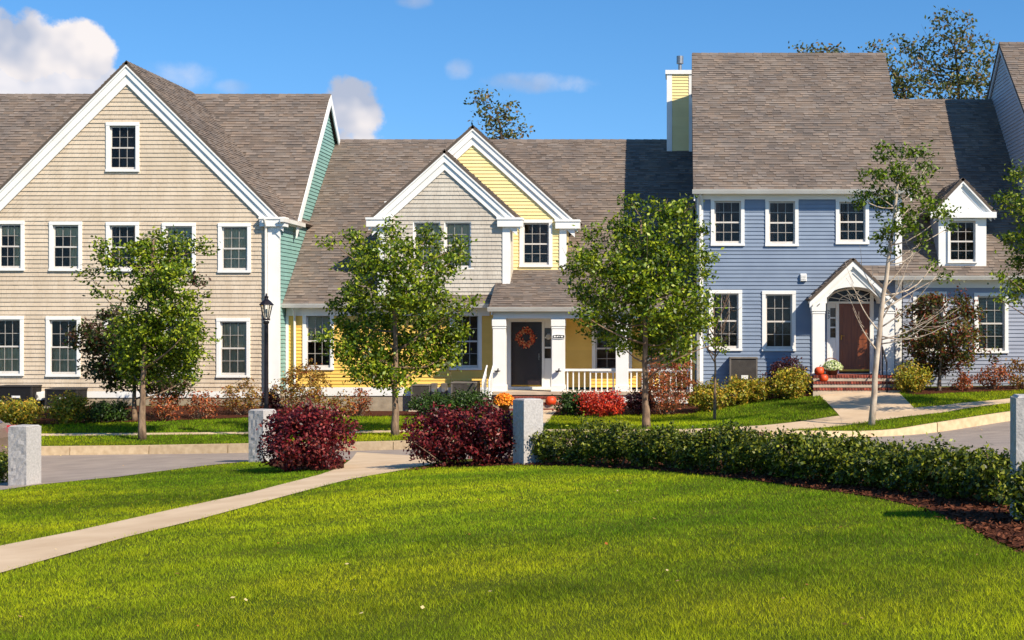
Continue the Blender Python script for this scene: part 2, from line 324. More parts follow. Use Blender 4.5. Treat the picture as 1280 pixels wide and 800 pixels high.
# kerb of granite stones
kerb = props(bpy.data.objects.new('kerb', None), kind='structure'); link(kerb, None, (-5, 33, EYE - 3)) 
x = -24.0
while x < 14:
    mb = MB(); ln = 2.15; dx = ln
    n = 6
    for i in range(n):
        xa = x + .012 + (ln - .02) * i / n; xb = x + .012 + (ln - .02) * (i + 1) / n
        P = []
        for zz, q in ((-.12, 0), (1, 1)):
            for xx, off in ((xa, 0), (xb, 0), (xb, .17), (xa, .17)):
                y = float(kerb_y(xx)) + off - .02 + (.03 if q and off == 0 else 0)
                zt = float(FY(xx, kerb_y(xx) + .05)) + .012; zb = float(FB(xx, kerb_y(xx))) - .12
                P.append((xx, y, zt if q else zb))
        mb.hexa(P)
    mb.build('kerb_stone', 'kerb_granite', kerb); x += ln
# mulch beds along the houses
def ybed(F_, B_, **kw): return strip('mulch_bed', hits(F_, FY), hits(B_, FY), FY, .014, 'mulch', n=60, k=5, kind='structure')
ybed([(-80, 532), (60, 531), (110, 529), (200, 527), (270, 524), (345, 521), (440, 521), (520, 520), (612, 520)], [(-80, 508), (60, 508), (110, 508), (200, 508), (270, 508), (345, 509), (440, 514), (520, 513), (612, 513)])
ybed([(690, 520), (780, 519), (860, 518), (905, 509), (960, 500), (1022, 495)], [(690, 508), (780, 507), (860, 506), (905, 498), (960, 489), (1022, 487)])
ybed([(1122, 491), (1150, 494), (1200, 491), (1290, 487), (1400, 482)], [(1122, 487), (1150, 486), (1200, 484), (1290, 482), (1400, 478)])
# ------------------------------------------------------------------ house building kit
def mapper(axis, pos):
    if axis == 'F': return lambda u, z, d: (u, pos - d, z)
    if axis == 'R': return lambda u, z, d: (pos + d, u, z)
    return lambda u, z, d: (pos - d, u, z)
def wall(parent, axis, pos, lr, z0, z1, pitch, m, holes=(), board='clapboard', brk=(), lap=.024, deep=.14, joints=None):
    M = mapper(axis, pos)
    def pieces(za, zb):
        cuts = sorted({za, zb} | {h for ho in holes for h in ho[2:4] if za < h < zb} | {b for b in brk if za < b < zb})
        for a, b in zip(cuts[:-1], cuts[1:]):
            la, ra = lr(a + 1e-4); lb, rb = lr(b - 1e-4)
            cur = [(la, ra, lb, rb)]
            for h in holes:
                if h[2] < b - 1e-6 and h[3] > a + 1e-6:
                    nx = []
                    for p in cur:
                        if h[1] <= min(p[0], p[2]) or h[0] >= max(p[1], p[3]): nx.append(p); continue
                        if h[0] > p[0]: nx.append((p[0], h[0], p[2], h[0]))
                        if h[1] < p[1]: nx.append((h[1], p[1], h[1], p[3]))
                    cur = nx
            for p in cur:
                if p[1] - p[0] > .004 or p[3] - p[2] > .004: yield a, b, p
    core = MB(); step = .8; z = z0
    while z < z1 - 1e-6:
        zb = min(z + step, z1)
        for a, b, p in pieces(z, zb):
            core.hexa([M(p[0], a, 0), M(p[1], a, 0), M(p[1], a, -deep), M(p[0], a, -deep), M(p[2], b, 0), M(p[3], b, 0), M(p[3], b, -deep), M(p[2], b, -deep)])
        z = zb
    w = core.build('wall', 'core', parent)
    z = z0; rj = random.Random(int(pos * 100))
    while z < z1 - .01:
        zb = min(z + pitch, z1); wv = rj.uniform(-.002, .003)
        for a, b, p in pieces(z, zb):
            mb = MB()
            da = .004 + (lap + wv) * (1 - (a - z) / pitch); db = .004 + (lap + wv) * (1 - (b - z) / pitch)
            def seg(l0, r0, l1, r1, e):
                mb.hexa([M(l0, a, da + e), M(r0, a, da + e), M(r0, a, .001), M(l0, a, .001), M(l1, b, db + e), M(r1, b, db + e), M(r1, b, .001), M(l1, b, .001)])
            if joints:       # shingle course: individual shingles with thin gaps
                u = p[0]; first = True
                W_ = p[1] - p[0]; us = [0]
                while us[-1] < W_ - .05: us.append(min(W_, us[-1] + rj.uniform(*joints)))
                if us[-1] < W_: us.append(W_)
                for q0, q1 in zip(us[:-1], us[1:]):
                    f0, f1 = q0 / W_, q1 / W_; e = rj.uniform(-.002, .002); g0 = .004 if q0 > 0 else 0
                    seg(p[0] + (p[1] - p[0]) * f0 + g0, p[0] + (p[1] - p[0]) * f1, p[2] + (p[3] - p[2]) * f0 + g0, p[2] + (p[3] - p[2]) * f1, e)
            else: seg(p[0], p[1], p[2], p[3], 0)
            if mb.f: mb.build(board, m, w)
        z = zb
    return w
def slab(parent, name, e0, e1, r0, r1, exposure=.135, thick=.09, seed=1, shingle=True):
    """roof plane from eave (e0,e1) up to ridge (r0,r1): deck + overlapping shingle tabs"""
    e0, e1, r0, r1 = (np.array(p, float) for p in (e0, e1, r0, r1)); nrm = np.cross(e1 - e0, r0 - e0 if np.linalg.norm(r0 - e0) > 0 else r1 - e0); nrm /= np.linalg.norm(nrm)
    if nrm[2] < 0: nrm = -nrm
    mb = MB(); dn = -nrm * thick
    mb.hexa([e0 + dn, e1 + dn, r1 + dn, r0 + dn, e0, e1, r1, r0]); o = mb.build(name, 'roof_deck', parent)
    if not shingle: return o
    rs = random.Random(seed); sl = max(np.linalg.norm(r0 - e0), np.linalg.norm(r1 - e1)); n = max(1, int(round(sl / exposure))); t = MB()
    run = (r0 - e0) / n
    for i in range(n):
        v0 = i / n; v1 = min(1, (i + 1.12) / n)
        A0, B0 = e0 + (r0 - e0) * v0, e1 + (r1 - e1) * v0; A1, B1 = e0 + (r0 - e0) * v1, e1 + (r1 - e1) * v1
        Lw = np.linalg.norm(B0 - A0)
        if Lw < .05: continue
        q = -rs.uniform(0, .3); drop = -(r0 - e0) / n * .06
        while q < Lw:
            w_ = rs.choice((.14, .18, .24, .32)) * rs.uniform(.85, 1.15); f0 = max(0, q) / Lw; f1 = min(1, (q + w_) / Lw)
            if f1 > f0:
                lay = rs.random() < .5; h = .016 + (.016 if lay else 0); g = rs.gauss(1.12 if lay else .88, .10); g = max(.6, min(1.4, g)); wm = rs.uniform(-.05, .05)
                tn = (g * (1 + wm), g, g * (1 - wm))
                a, b, c, d = A0 + (B0 - A0) * f0, A0 + (B0 - A0) * f1, A1 + (B1 - A1) * f1, A1 + (B1 - A1) * f0
                p = [a + drop, b + drop, b + nrm * h + drop, a + nrm * h + drop, c + nrm * .004, d + nrm * .004]
                bi = len(t.v); t.v += [tuple(x_) for x_ in p]
                t.f += [(bi + 3, bi + 2, bi + 4, bi + 5), (bi, bi + 1, bi + 2, bi + 3), (bi, bi + 3, bi + 5), (bi + 1, bi + 4, bi + 2)]; t.t += [tn] * 4
            q += w_
    t.build('roof_shingles', 'shingles', o, tinted=True, kind='stuff'); return o
def ridge_cap(parent, a, b, slope=.9):
    a, b = np.array(a, float), np.array(b, float); a = a + (b - a) / np.linalg.norm(b - a) * .02; L_ = np.linalg.norm(b - a); n = max(1, int(L_ / .3)); mb = MB(); rs = random.Random(int(L_ * 10)); d = (b - a) / L_; s = np.cross(d, (0, 0, 1))
    for i in range(n):
        p, q = a + (b - a) * i / n, a + (b - a) * (i + 1.1) / n; g = rs.uniform(.75, 1.15)
        for sg in (-1, 1):
            off = s * .15 * sg - np.array((0, 0, .15 * slope)); up = np.array((0, 0, .02))
            mb.poly([p + up + np.array((0, 0, .012)), q + up, q + off + up, p + off + up + np.array((0, 0, .012))], (g, g, g))
    mb.build('ridge_cap', 'shingles', parent, tinted=True)
def gable(parent, cx, za, hwl, hwr, slope, yf, yb, yw, th=.27, th2=.22, ret=True, seed=3, exposure=.135):
    """cross gable: two roof slopes running back, rake boards, frieze boards, eave returns"""
    for sg, hw in ((-1, hwl), (1, hwr)):
        ze = za - slope * hw; xe = cx + sg * hw
        slab(parent, 'gable_roof', (xe, yf, ze), (xe, yb, ze), (cx, yf, za), (cx, yb, za), seed=seed + sg, exposure=exposure)
        t = .08 * math.sqrt(1 + slope * slope)
        def band(z_off, h, y0, y1, name, trim=0):
            xa, xb = cx, xe - sg * trim
            P = [(xa, za - z_off - h), (xb, za - slope * abs(xb - cx) - z_off - h), (xb, za - slope * abs(xb - cx) - z_off), (xa, za - z_off)]
            if sg < 0: P = P[::-1]
            MB().prism(P, y0, y1).build(name, 'white_trim', parent)
        band(t + .004, th, yf + .015, yf + .05, 'rake_board')
        band(t - .05 + .052, .06, yf - .02, yf + .013, 'rake_board')
        band(t + .03, th + th2, yw - .075, yw - .032, 'frieze_board', trim=.1)
        # soffit
        P = [(cx, za - t - .03), (xe, ze - t - .03), (xe, ze - t - .008), (cx, za - t - .008)]
        MB().prism(P if sg > 0 else P[::-1], yf + .052, yw - .003).build('soffit', 'white_trim', parent)
        if ret:
            mb = MB(); xi = xe - sg * .72; z1 = ze - .02; a, b = sorted((xi, xe + sg * .06))
            mb.box(a, b, yf - .05, yw + .25, z1 - .24, z1 - .02); mb.box(a - .02, b + .02, yf - .08, yw + .25, z1 - .018, z1 + .05); mb.build('eave_return', 'white_trim', parent)
PROTO = {}
def vec_window(parent, cx, z0, z1, w, Y, cols=3, rows=2, casing=.11, dress='curtain', seed=0, dark=False, glass='glass'):
    """double-hung window: outer size w x (z1-z0) including casing; returns hole"""
    rs = random.Random(seed * 7 + 1); x0, x1 = cx - w / 2, cx + w / 2; c = casing; yf = Y - .055; yb = Y - .004
    mb = MB(); mb.box(x0, x0 + c, yf, yb, z0 + c * .7, z1 - c).box(x1 - c, x1, yf, yb, z0 + c * .7, z1 - c).box(x0 - .004, x1 + .004, yf - .006, yb, z1 - c + .001, z1).box(x0 - .008, x1 + .008, yf - .022, yb, z0, z0 + c * .7 - .001)
    # jamb lining
    mb.box(x0 + c - .02, x0 + c - .001, yb + .001, Y + .12, z0 + c * .7, z1 - c).box(x1 - c + .001, x1 - c + .02, yb + .001, Y + .12, z0 + c * .7, z1 - c)
    win = mb.build('window', 'white_trim', parent, bevel=.006)
    ix0, ix1, iz0, iz1 = x0 + c, x1 - c, z0 + c * .7, z1 - c; zm = (iz0 + iz1) / 2; st = .045
    for k, (a, b) in enumerate(((iz0, zm + .02), (zm - .02, iz1))):
        y0 = Y + .015 + .035 * k; s = MB(); bot = .075 if k == 0 else .045
        s.box(ix0, ix0 + st, y0, y0 + .03, a, b).box(ix1 - st, ix1, y0, y0 + .03, a, b).box(ix0 + st, ix1 - st, y0, y0 + .03, a, a + bot).box(ix0 + st, ix1 - st, y0, y0 + .03, b - .045, b)
        s.build('sash', 'sash', win)
        gx0, gx1, gz0, gz1 = ix0 + st, ix1 - st, a + bot, b - .045; mw = .017
        m = MB()
        for i in range(1, cols): xm = gx0 + (gx1 - gx0) * i / cols; m.box(xm - mw / 2, xm + mw / 2, y0 + .006, y0 + .024, gz0, gz1)
        for j in range(1, rows):
            zz = gz0 + (gz1 - gz0) * j / rows
            for i in range(cols): m.box(gx0 + (gx1 - gx0) * i / cols + (mw / 2 if i else 0), gx0 + (gx1 - gx0) * (i + 1) / cols - (mw / 2 if i < cols - 1 else 0), y0 + .006, y0 + .024, zz - mw / 2, zz + mw / 2)
        if m.f: m.build('muntins', 'muntin', win)
        pw, ph = (gx1 - gx0) / cols, (gz1 - gz0) / rows; key = ('pane', round(pw, 3), round(ph, 3))
        for i in range(cols):
            for j in range(rows):
                o3 = (gx0 + pw * (i + .5), y0 + .012, gz0 + ph * j)
                if key not in PROTO:
                    p = MB(); p.box(-pw / 2 + .004, pw / 2 - .004, 0, .005, .004, ph - .004); ob = p.build('pane', glass, win, origin=(0, 0, 0)); PROTO[key] = ob.data
                    ob.location = tuple(o3[q] - wl(win)[q] for q in range(3)); WLOC[ob.name] = o3
                else:
                    ob = bpy.data.objects.new('pane', PROTO[key]); link(ob, win, o3)
    r = MB(); d = .75; e = .3
    X0, X1, Z0, Z1, y0, y1 = ix0 - .02, ix1 + .02, iz0 - .02, iz1 + .02, Y + .13, Y + d
    r.poly([(X0, y1, Z0), (X1, y1, Z0), (X1, y1, Z1), (X0, y1, Z1)]); r.poly([(X0, y0, Z0), (X0, y1, Z0), (X0, y1, Z1), (X0, y0, Z1)]); r.poly([(X1, y0, Z0), (X1, y0, Z1), (X1, y1, Z1), (X1, y1, Z0)])
    r.poly([(X0, y0, Z0), (X1, y0, Z0), (X1, y1, Z0), (X0, y1, Z0)]); r.poly([(X0, y0, Z1), (X0, y1, Z1), (X1, y1, Z1), (X1, y0, Z1)]); r.build('room_recess', 'room', win)
    def drape(a, b, za, zb, name, m_, wav=.03, yy=Y + .118, nw=9):
        c_ = MB(); n = 26
        for k in range(n + 1):
            u = k / n; xx = a + (b - a) * u; y = yy + wav * math.sin(u * nw * 6.28 / 2 + seed); c_.v += [(xx, y, za), (xx, y, zb)]
        for k in range(n): c_.f.append((2 * k, 2 * k + 2, 2 * k + 3, 2 * k + 1)); c_.t.append((1, 1, 1))
        c_.build(name, m_, win, smooth=True)
    H = iz1 - iz0; Wd = ix1 - ix0
    if dress == 'curtain':
        drape(ix0, ix1, iz1 - H * .24, iz1 - H * .06, 'valance', 'curtain'); drape(ix0 + Wd * .62, ix1 - Wd * .06, iz0, iz1 - H * .24, 'curtain', 'curtain', nw=5)
    elif dress == 'full': drape(ix0, ix1, iz0 + H * .02, iz1 - H * .05, 'curtain', 'curtain', wav=.02, nw=11)
    elif dress == 'half': drape(ix0, ix1, iz0, iz0 + H * .47, 'curtain', 'curtain', wav=.015, nw=11)
    elif dress == 'shade':
        MB().box(ix0, ix1, Y + .11, Y + .12, iz1 - H * .48, iz1 - .02).build('shade', 'blind', win)
    elif dress == 'blind':
        b = MB(); zz = iz0 + .02
        while zz < iz1 - .03: b.hexa([(ix0, Y + .10, zz), (ix1, Y + .10, zz), (ix1, Y + .125, zz + .02), (ix0, Y + .125, zz + .02), (ix0, Y + .10, zz + .004), (ix1, Y + .10, zz + .004), (ix1, Y + .125, zz + .024), (ix0, Y + .125, zz + .024)]); zz += .045
        b.build('blind', 'blind', win)
    elif dress == 'dim':
        drape(ix0, ix0 + Wd * .2, iz0, iz1, 'curtain', 'room', nw=3); 
    return win
def hole(px0, px1, y0, y1, Y, casing=.11): return (xat(px0, Y) + casing - .03, xat(px1, Y) - casing + .03, zat(y1, Y) + casing * .7 - .03, zat(y0, Y) - casing + .03)
def windows(parent, L, Y, **kw):
    H = []
    for i, (px0, px1, y0, y1, dress) in enumerate(L):
        vec_window(parent, (xat(px0, Y) + xat(px1, Y)) / 2, zat(y1, Y), zat(y0, Y), xat(px1, Y) - xat(px0, Y), Y, dress=dress, seed=i + int(Y * 10), **kw); H.append(hole(px0, px1, y0, y1, Y))
    return H
def gutter(parent, x0, x1, ye, ze, name='gutter'):
    mb = MB(); mb.prism_yz([(ye + .02, ze - .13), (ye - .07, ze - .13), (ye - .12, ze - .03), (ye - .13, ze), (ye + .02, ze)], x0, x1); return mb.build(name, 'gutter_white', parent)
def boxpart(parent, name, m, x0, x1, y0, y1, z0, z1, **kw): return MB().box(x0, x1, y0, y1, z0, z1).build(name, m, parent, **kw)
def post(parent, x0, x1, y0, y1, z0, z1, name='post'):
    mb = MB(); mb.box(x0, x1, y0, y1, z0, z1); e = .025
    mb.box(x0 - e, x1 + e, y0 - e, y1 + e, z1 - .24, z1 - .003); mb.box(x0 - e, x1 + e, y0 - e, y1 + e, z0 + .002, z0 + .2); mb.box(x0 - e * .6, x1 + e * .6, y0 - e * .6, y1 + e * .6, z1 - .31, z1 - .27)
    return mb.build(name, 'white_trim', parent, bevel=.008)
def downspout(parent, x, y, z0, z1, top=.25):
    mb = MB(); mb.tube([(x, y - .22, z1 + .02), (x, y - .2, z1 - .08), (x, y - .02, z1 - .3), (x, y, z1 - .4), (x, y, z0 + .1), (x, y - .12, z0)], [.042] * 6, n=8)
    return mb.build('downspout', 'gutter_white', parent, smooth=True)
# ------------------------------------------------------------------ tan shingled house with teal side
def tan_house():
    Y = 44.45; xr = xat(348, Y); xl = xr - 9.7; cx = xat(155, 44.15); za = EYE + 8.19; base = zat(489, Y)
    h = thing('tan_house', (cx, Y, zat(507, Y)), 'tan shingled house with wide white-trimmed front gable and teal side wall', 'house', 'row houses')
    ze = za - 4.89
    WN = [(-24 + 20 - 1, 31, 276, 338.5, 'curtain'), (62, 103, 277, 339, 'curtain'), (133, 174, 277.5, 339.5, 'dim'), (203, 245, 278.5, 340.5, 'shade'), (273, 314, 279, 341, 'full'),
          (-10, 30, 395, 470, 'half'), (58, 101, 395.5, 471, 'half'), (131, 173, 396, 471.5, 'half'), (202, 243, 396.5, 472, 'dim'), (271, 313, 397.5, 472, 'full'), (133, 174.5, 153, 215, 'dark')]
    H = windows(h, WN, Y)
    lr = lambda z: (xl, xr - .33) if z < ze - .2 else (cx - max(0, za - .3 - z) , min(xr - .33, cx + max(0, za - .3 - z)))
    wall(h, 'F', Y, lr, base, za - .32, .133, 'tan_shingle', H, 'shingle_course', brk=(ze - .2,), joints=(.1, .24))
    boxpart(h, 'corner_board', 'white_trim', xr - .328, xr + .035, Y - .045, Y + .1, base, ze - .02)
    boxpart(h, 'water_table', 'white_trim', xl, xr + .02, Y - .05, Y + .1, base - .2, base - .003)
    boxpart(h, 'foundation', 'foundation', xl + .02, xr - .01, Y - .02, Y + .2, base - 1.2, base - .203)
    downspout(h, xr - .36, Y - .11, base - .3, ze + .02)
    gable(h, cx, za, 4.89, 4.89, 1.0, 44.31, 50.6, Y, th=.3, th2=.27, seed=20)
    ridge_cap(h, (cx, 44.31, za), (cx, 50.4, za), 1.0)
    # main body behind
    yr, zr, ye_, zev = 50.45, EYE + 8.14, 46.1, EYE + 3.32; s = (zr - zev) / (yr - ye_); xa, xb = -46, xr + .14
    slab(h, 'main_roof', (xa, ye_, zev), (xb, ye_, zev), (xa, yr, zr), (xb, yr, zr), seed=5)
    slab(h, 'main_roof', (xa, 2 * yr - ye_, zev), (xb, 2 * yr - ye_, zev), (xa, yr, zr), (xb, yr, zr), shingle=False)
    ridge_cap(h, (xa, yr, zr), (xb, yr, zr), s)
    def lrs(z):
        if z < ze - .12: return (Y + .15, 2 * yr - ye_ - .3)
        o = (z - zev + .3) / s; return (max(Y + .15 if z < ze + .0 else 46.2, ye_ + o), 2 * yr - ye_ - o)
    wall(h, 'R', xr, lrs, base, zr - .35, .125, 'teal_clap', (), 'clapboard', brk=(ze - .12, ze))
    for sg in (-1, 1):       # rake boards of the side gable
        y0 = yr + sg * 4.5; d = s * 4.5; t = .12
        MB().prism_yz([(y0, zr - d - t - .26), (yr, zr - t - .26), (yr, zr - t + .1), (y0, zr - d - t + .1)], xb + .004, xb + .04).build('rake_board', 'white_trim', h)
    # side eave and gutter of the front gable
    MB().box(xr + .01, cx + 4.85, 44.2, 46.7, ze - .16, ze - .12).build('soffit', 'white_trim', h)
    mb = MB(); mb.box(cx + 4.86, cx + 4.99, 44.1, 46.6, ze - .13, ze - .005); mb.build('gutter', 'gutter_white', h)
    boxpart(h, 'back_wall', 'core', xa, xl, 46.3, 46.5, base - 1, zev + .1)
    boxpart(h, 'back_wall', 'core', xa, xr - .2, 2 * yr - ye_ - .4, 2 * yr - ye_ - .3, base - 1, zev)
    boxpart(h, 'foundation', 'foundation', xr - .2, xr - .005, Y + .21, 56, base - 1.2, base - .003)
    mb = MB(); mb.box(xr - .02, xr + .012, Y + .02, Y + .149, base, ze - .1); mb.build('corner_board', 'white_trim', h)
    return h
tan_house()
# ------------------------------------------------------------------ yellow house
def yellow_house():
    Y = 45.2; xl = xat(348, 44.45) + .03; xr = .42; base = zat(484, Y); ev = (44.8, EYE + .63); rd = (51.86, EYE + 6.71)
    h = thing('yellow_house', (-6, Y, zat(513, Y)), 'yellow clapboard house with front porch and grey shingled dormer gable', 'house', 'row houses')
    slab(h, 'main_roof', (xl, *ev), (xr, *ev), (xl, *rd), (xr, *rd), seed=7); slab(h, 'main_roof', (xl, 58.9, ev[1]), (xr, 58.9, ev[1]), (xl, *rd), (xr, *rd), shingle=False)
    ridge_cap(h, (xl, *rd), (xr, *rd), .86)
    H = windows(h, [(378.5, 417.5, 389, 462.5, 'shade'), (562, 602.5, 389.5, 462.5, 'dim'), (740, 790, 404, 466, 'dark'), (806, 852, 404, 466, 'half')], Y)
    door = (xat(636, Y), xat(691, Y), zat(487, Y), zat(398.5, Y))
    wall(h, 'F', Y, lambda z: (xl, xr), base, ev[1] - .02, .107, 'yellow_clap', H + [door])
    boxpart(h, 'frieze_board', 'white_trim', xl + .02, xat(612, Y), Y - .06, Y - .03, ev[1] - .37, ev[1] - .1)
    boxpart(h, 'soffit', 'white_trim', xl, xat(612, Y), ev[0] + .02, Y - .003, ev[1] - .1, ev[1] - .07)
    gutter(h, xl - .05, xat(611, ev[0]), ev[0], ev[1] + .01); downspout(h, xl + .3, Y - .1, base - .3, ev[1] - .1)
    boxpart(h, 'corner_board', 'white_trim', xl + .0, xl + .09, Y - .05, Y + .05, base, ev[1] - .38)
    boxpart(h, 'water_table', 'white_trim', xl, xat(618, Y), Y - .05, Y + .05, base - .27, base - .003)
    boxpart(h, 'foundation', 'foundation', xl, xr, Y - .02, Y + .15, base - 1.3, base - .273)
    # grey shingled dormer gable
    cx, za, sl = xat(555, 44.95), zat(187, 44.95), .905; x0, x1 = xat(473, Y), xat(638, Y); zb = EYE + .9; ze = za - sl * 2.4
    Hd = []
    for a, b in ((513.5, 554), (552.5, 592.5)):
        vec_window(h, (xat(a, Y) + xat(b, Y)) / 2, zat(338, Y), zat(274, Y), xat(b, Y) - xat(a, Y) - .001, Y, dress='full', seed=int(a)); Hd.append(hole(a, b, 274, 338, Y))
    lr = lambda z: (x0 + .24, x1 - .24) if z < ze - .25 else (max(x0 + .24, cx - max(0, (za - .3 - z)) / sl), min(x1 - .24, cx + max(0, (za - .3 - z)) / sl))
    wall(h, 'F', Y - .06, lr, zb, za - .32, .133, 'grey_shingle', Hd, 'shingle_course', brk=(ze - .25,), joints=(.1, .22), deep=.12)
    for a, b in ((x0, x0 + .238), (x1 - .238, x1)): boxpart(h, 'corner_board', 'white_trim', a, b, Y - .11, Y + .1, zb, ze - .25)
    mb = MB(); 
    for xx in (x0 + .03, x1 - .03): mb.box(xx - .025, xx + .025, Y + .101, 49, EYE + .7, ze - .1)
    mb.build('dormer_cheek', 'grey_shingle', h)
    gable(h, cx, za, 2.4, 2.4, sl, 45.0, 50.6, Y - .06, th=.27, th2=.22, seed=30); ridge_cap(h, (cx, 45.0, za), (cx, 50.3, za))
    # yellow upper gable
    Y2 = 46.1; cx, za = xat(590, 45.85), zat(156, 45.85); x1 = xat(707, Y2); x0 = cx - 2.7; zb = zat(338, Y2); ze = za - sl * 3.4
    Hd = windows(h, [(649.5, 690.5, 274.5, 334, 'dark')], Y2)
    lr = lambda z: (x0, x1 - .2) if z < ze - .25 else (max(x0, cx - max(0, (za - .3 - z)) / sl), min(x1 - .2, cx + max(0, (za - .3 - z)) / sl))
    wall(h, 'F', Y2, lr, zb, za - .32, .112, 'pale_yellow_clap', Hd, brk=(ze - .25,))
    boxpart(h, 'corner_board', 'white_trim', x1 - .198, x1 + .03, Y2 - .05, Y2 + .1, zb, ze - .25)
    mb = MB(); mb.box(x1 - .05, x1 - .002, Y2 + .101, 50, zb - .5, ze - .1); mb.build('dormer_cheek', 'pale_yellow_clap', h)
    gable(h, cx, za, 2.75, 3.4, sl, 45.96, 52.2, Y2, th=.27, th2=.22, seed=40); ridge_cap(h, (cx, 45.96, za), (cx, 51.9, za))
    # porch
    pe = (43.55, zat(384.5, 43.55)); pt = (46.1, zat(337, 46.1)); px0 = xat(611, 43.55)
    slab(h, 'porch_roof', (px0, *pe), (xr - .06, *pe), (px0, *pt), (xr - .06, *pt), seed=50)
    MB().prism_yz([(pe[0] + .02, pe[1] - .22), (pt[0], pe[1] - .22), (pt[0], pt[1] - .09), (pe[0] + .02, pe[1] - .09)], px0 + .06, px0 + .1).build('porch_cheek', 'white_trim', h)
    gutter(h, px0 - .03, xr - .1, pe[0], pe[1] + .01)
    bz0, bz1 = zat(398, 43.9), pe[1] - .13
    boxpart(h, 'porch_beam', 'white_trim', px0 + .11, xr - .12, 43.72, 44.0, bz0, bz1)
    boxpart(h, 'porch_ceiling', 'white_trim', px0 + .11, xr - .12, 44.002, Y - .03, bz0 + .12, bz0 + .15)
    fz = zat(487, 45.1); 
    mb = MB(); mb.box(xat(609, 43.6), xr - .1, 43.55, Y - .03, fz - .09, fz); mb.build('porch_floor', 'concrete', h)
    mb = MB(); mb.box(xat(706, 43.6), xr - .1, 43.6, 43.65, fz - .35, fz - .093); mb.build('porch_skirt', 'white_trim', h)
    mb = MB(); mb.box(xat(609, 43.6) + .02, xr - .12, 43.66, Y - .04, fz - 1, fz - .095); mb.build('porch_base', 'foundation', h)
    for a, b in ((617, 632.5), (690.5, 706), (770, 785.5), (863, 878.5)): post(h, xat(a, 43.9) , min(xat(b, 43.9), xr - .1) if a > 800 else xat(b, 43.9), 43.7, 44.08, fz + .001, bz0 - .002)
    rz1, rz0 = zat(461, 43.9), zat(491, 43.9)
    for a, b in ((706, 770), (785.5, 863)):
        xa, xb = xat(a, 43.9), xat(b, 43.9); mb = MB(); mb.box(xa, xb, 43.83, 43.95, rz1 - .07, rz1).box(xa, xb, 43.86, 43.92, rz0, rz0 + .06); rl = mb.build('railing', 'white_trim', h)
        n = int((xb - xa) / .163)
        for i in range(n):
            xx = xa + (xb - xa) * (i + .5) / n; boxpart(rl, 'baluster', 'white_trim', xx - .02, xx + .02, 43.87, 43.91, rz0 + .061, rz1 - .071)
    # steps
    sx0, sx1 = xat(636, 43.4), xat(706, 43.4); st = h
    for i in range(3):
        z1 = fz - .17 * i - .03 if i else fz - .03; y1 = 43.54 - .3 * i
        mb = MB(); mb.box(sx0, sx1, y1 - .3, y1 - .002, z1 - .17 - (.5 if i == 2 else .3), z1 - .16); o = mb.build('step', 'concrete', h)
        mb = MB(); n = 16
        for k in range(n): 
            g = random.uniform(.75, 1.2); mb.box(sx0 + (sx1 - sx0) * k / n + .006, sx0 + (sx1 - sx0) * (k + 1) / n - .006, y1 - .32, y1 - .02, z1 - .158, z1 - .098, (g, g, g))
        mb.build('brick_edging', 'brick', o, tinted=True, kind='stuff')
    # handrails of the steps
    for a in (607, 615):
        mb = MB(); x_ = xat(a, 43.4); mb.tube([(x_, 43.7, fz + .8), (x_ , 42.7, fz + .35)], [.024, .024]); mb.tube([(x_, 42.72, fz + .36), (x_, 42.72, fz - .55)], [.028, .028]); mb.tube([(x_, 43.6, fz + .1), (x_, 42.72, fz - .3)], [.018, .018])
        for k in range(5): yy = 42.85 + k * .17; mb.tube([(x_, yy, fz - .28 + (yy - 42.72) * .45), (x_, yy, fz + .36 + (yy - 42.72) * .45)], [.011, .011])
        mb.build('handrail', 'white_trim', h)
    # entry door with storm door, side light
    yd = Y + .02; fr = MB(); ax, bx = xat(636, Y), xat(691, Y); zt, zb_ = zat(398.5, Y), fz + .002
    fr.box(ax - .06, ax + .07, Y - .05, yd + .1, zb_, zt - .1).box(bx - .05, bx + .06, Y - .05, yd + .1, zb_, zt - .1).box(ax - .06, bx + .06, Y - .055, yd + .1, zt - .099, zt + .03).box(xat(677.5, Y), xat(680.5, Y), Y - .03, yd + .1, zb_, zt - .1).box(xat(680.6, Y), bx - .05, Y - .015, yd + .1, zb_, zat(448, Y)).box(xat(680.6, Y), bx - .05, Y - .015, yd + .1, zat(410, Y), zt - .1)
    for py in (422, 434.5): fr.box(xat(680.6, Y), bx - .05, Y - .01, yd + .1, zat(py + 1, Y), zat(py - 1, Y))
    dfr = fr.build('door_frame', 'white_trim', h)
    for a, b in ((411, 421), (423, 433.5), (435.5, 447)): boxpart(dfr, 'pane', 'glass', xat(681, Y), bx - .052, yd + .03, yd + .035, zat(b, Y), zat(a, Y))
    boxpart(dfr, 'room_recess', 'room', ax, bx, yd + .11, yd + .2, zb_, zt)
    dx0, dx1 = ax + .072, xat(677.4, Y); d = MB(); d.box(dx0, dx1, yd, yd + .05, zb_ + .09, zt - .101)
    dr = d.build('door', 'door_dark', h)
    mb = MB(); mb.box(dx0 + .12, dx1 - .12, yd - .012, yd - .002, zb_ + .35, zt - .25); mb.build('door_panel', 'door_dark', dr)
    boxpart(dr, 'kick_plate', 'brass', dx0 + .01, dx1 - .01, yd - .012, yd - .002, zb_ + .09, zb_ + .14); boxpart(h, 'threshold', 'white_trim', ax, bx, Y - .12, Y + .1, zb_ - .0, zb_ + .085)
    hd = MB(); xx = dx1 - .09; hz = zat(446, Y); hd.tube([(xx, yd - .06, hz - .1), (xx, yd - .06, hz + .1)], [.014, .014], n=8); hd.box(xx - .02, xx + .02, yd - .055, yd - .001, hz - .02, hz + .02); hd.build('door_handle', 'steel', dr)
    # wreath on the door
    wr = thing('wreath', (xat(658, Y), yd - .03, zat(423, Y) - .3), 'round autumn wreath of orange and red leaves hanging on the dark door', 'wreath')
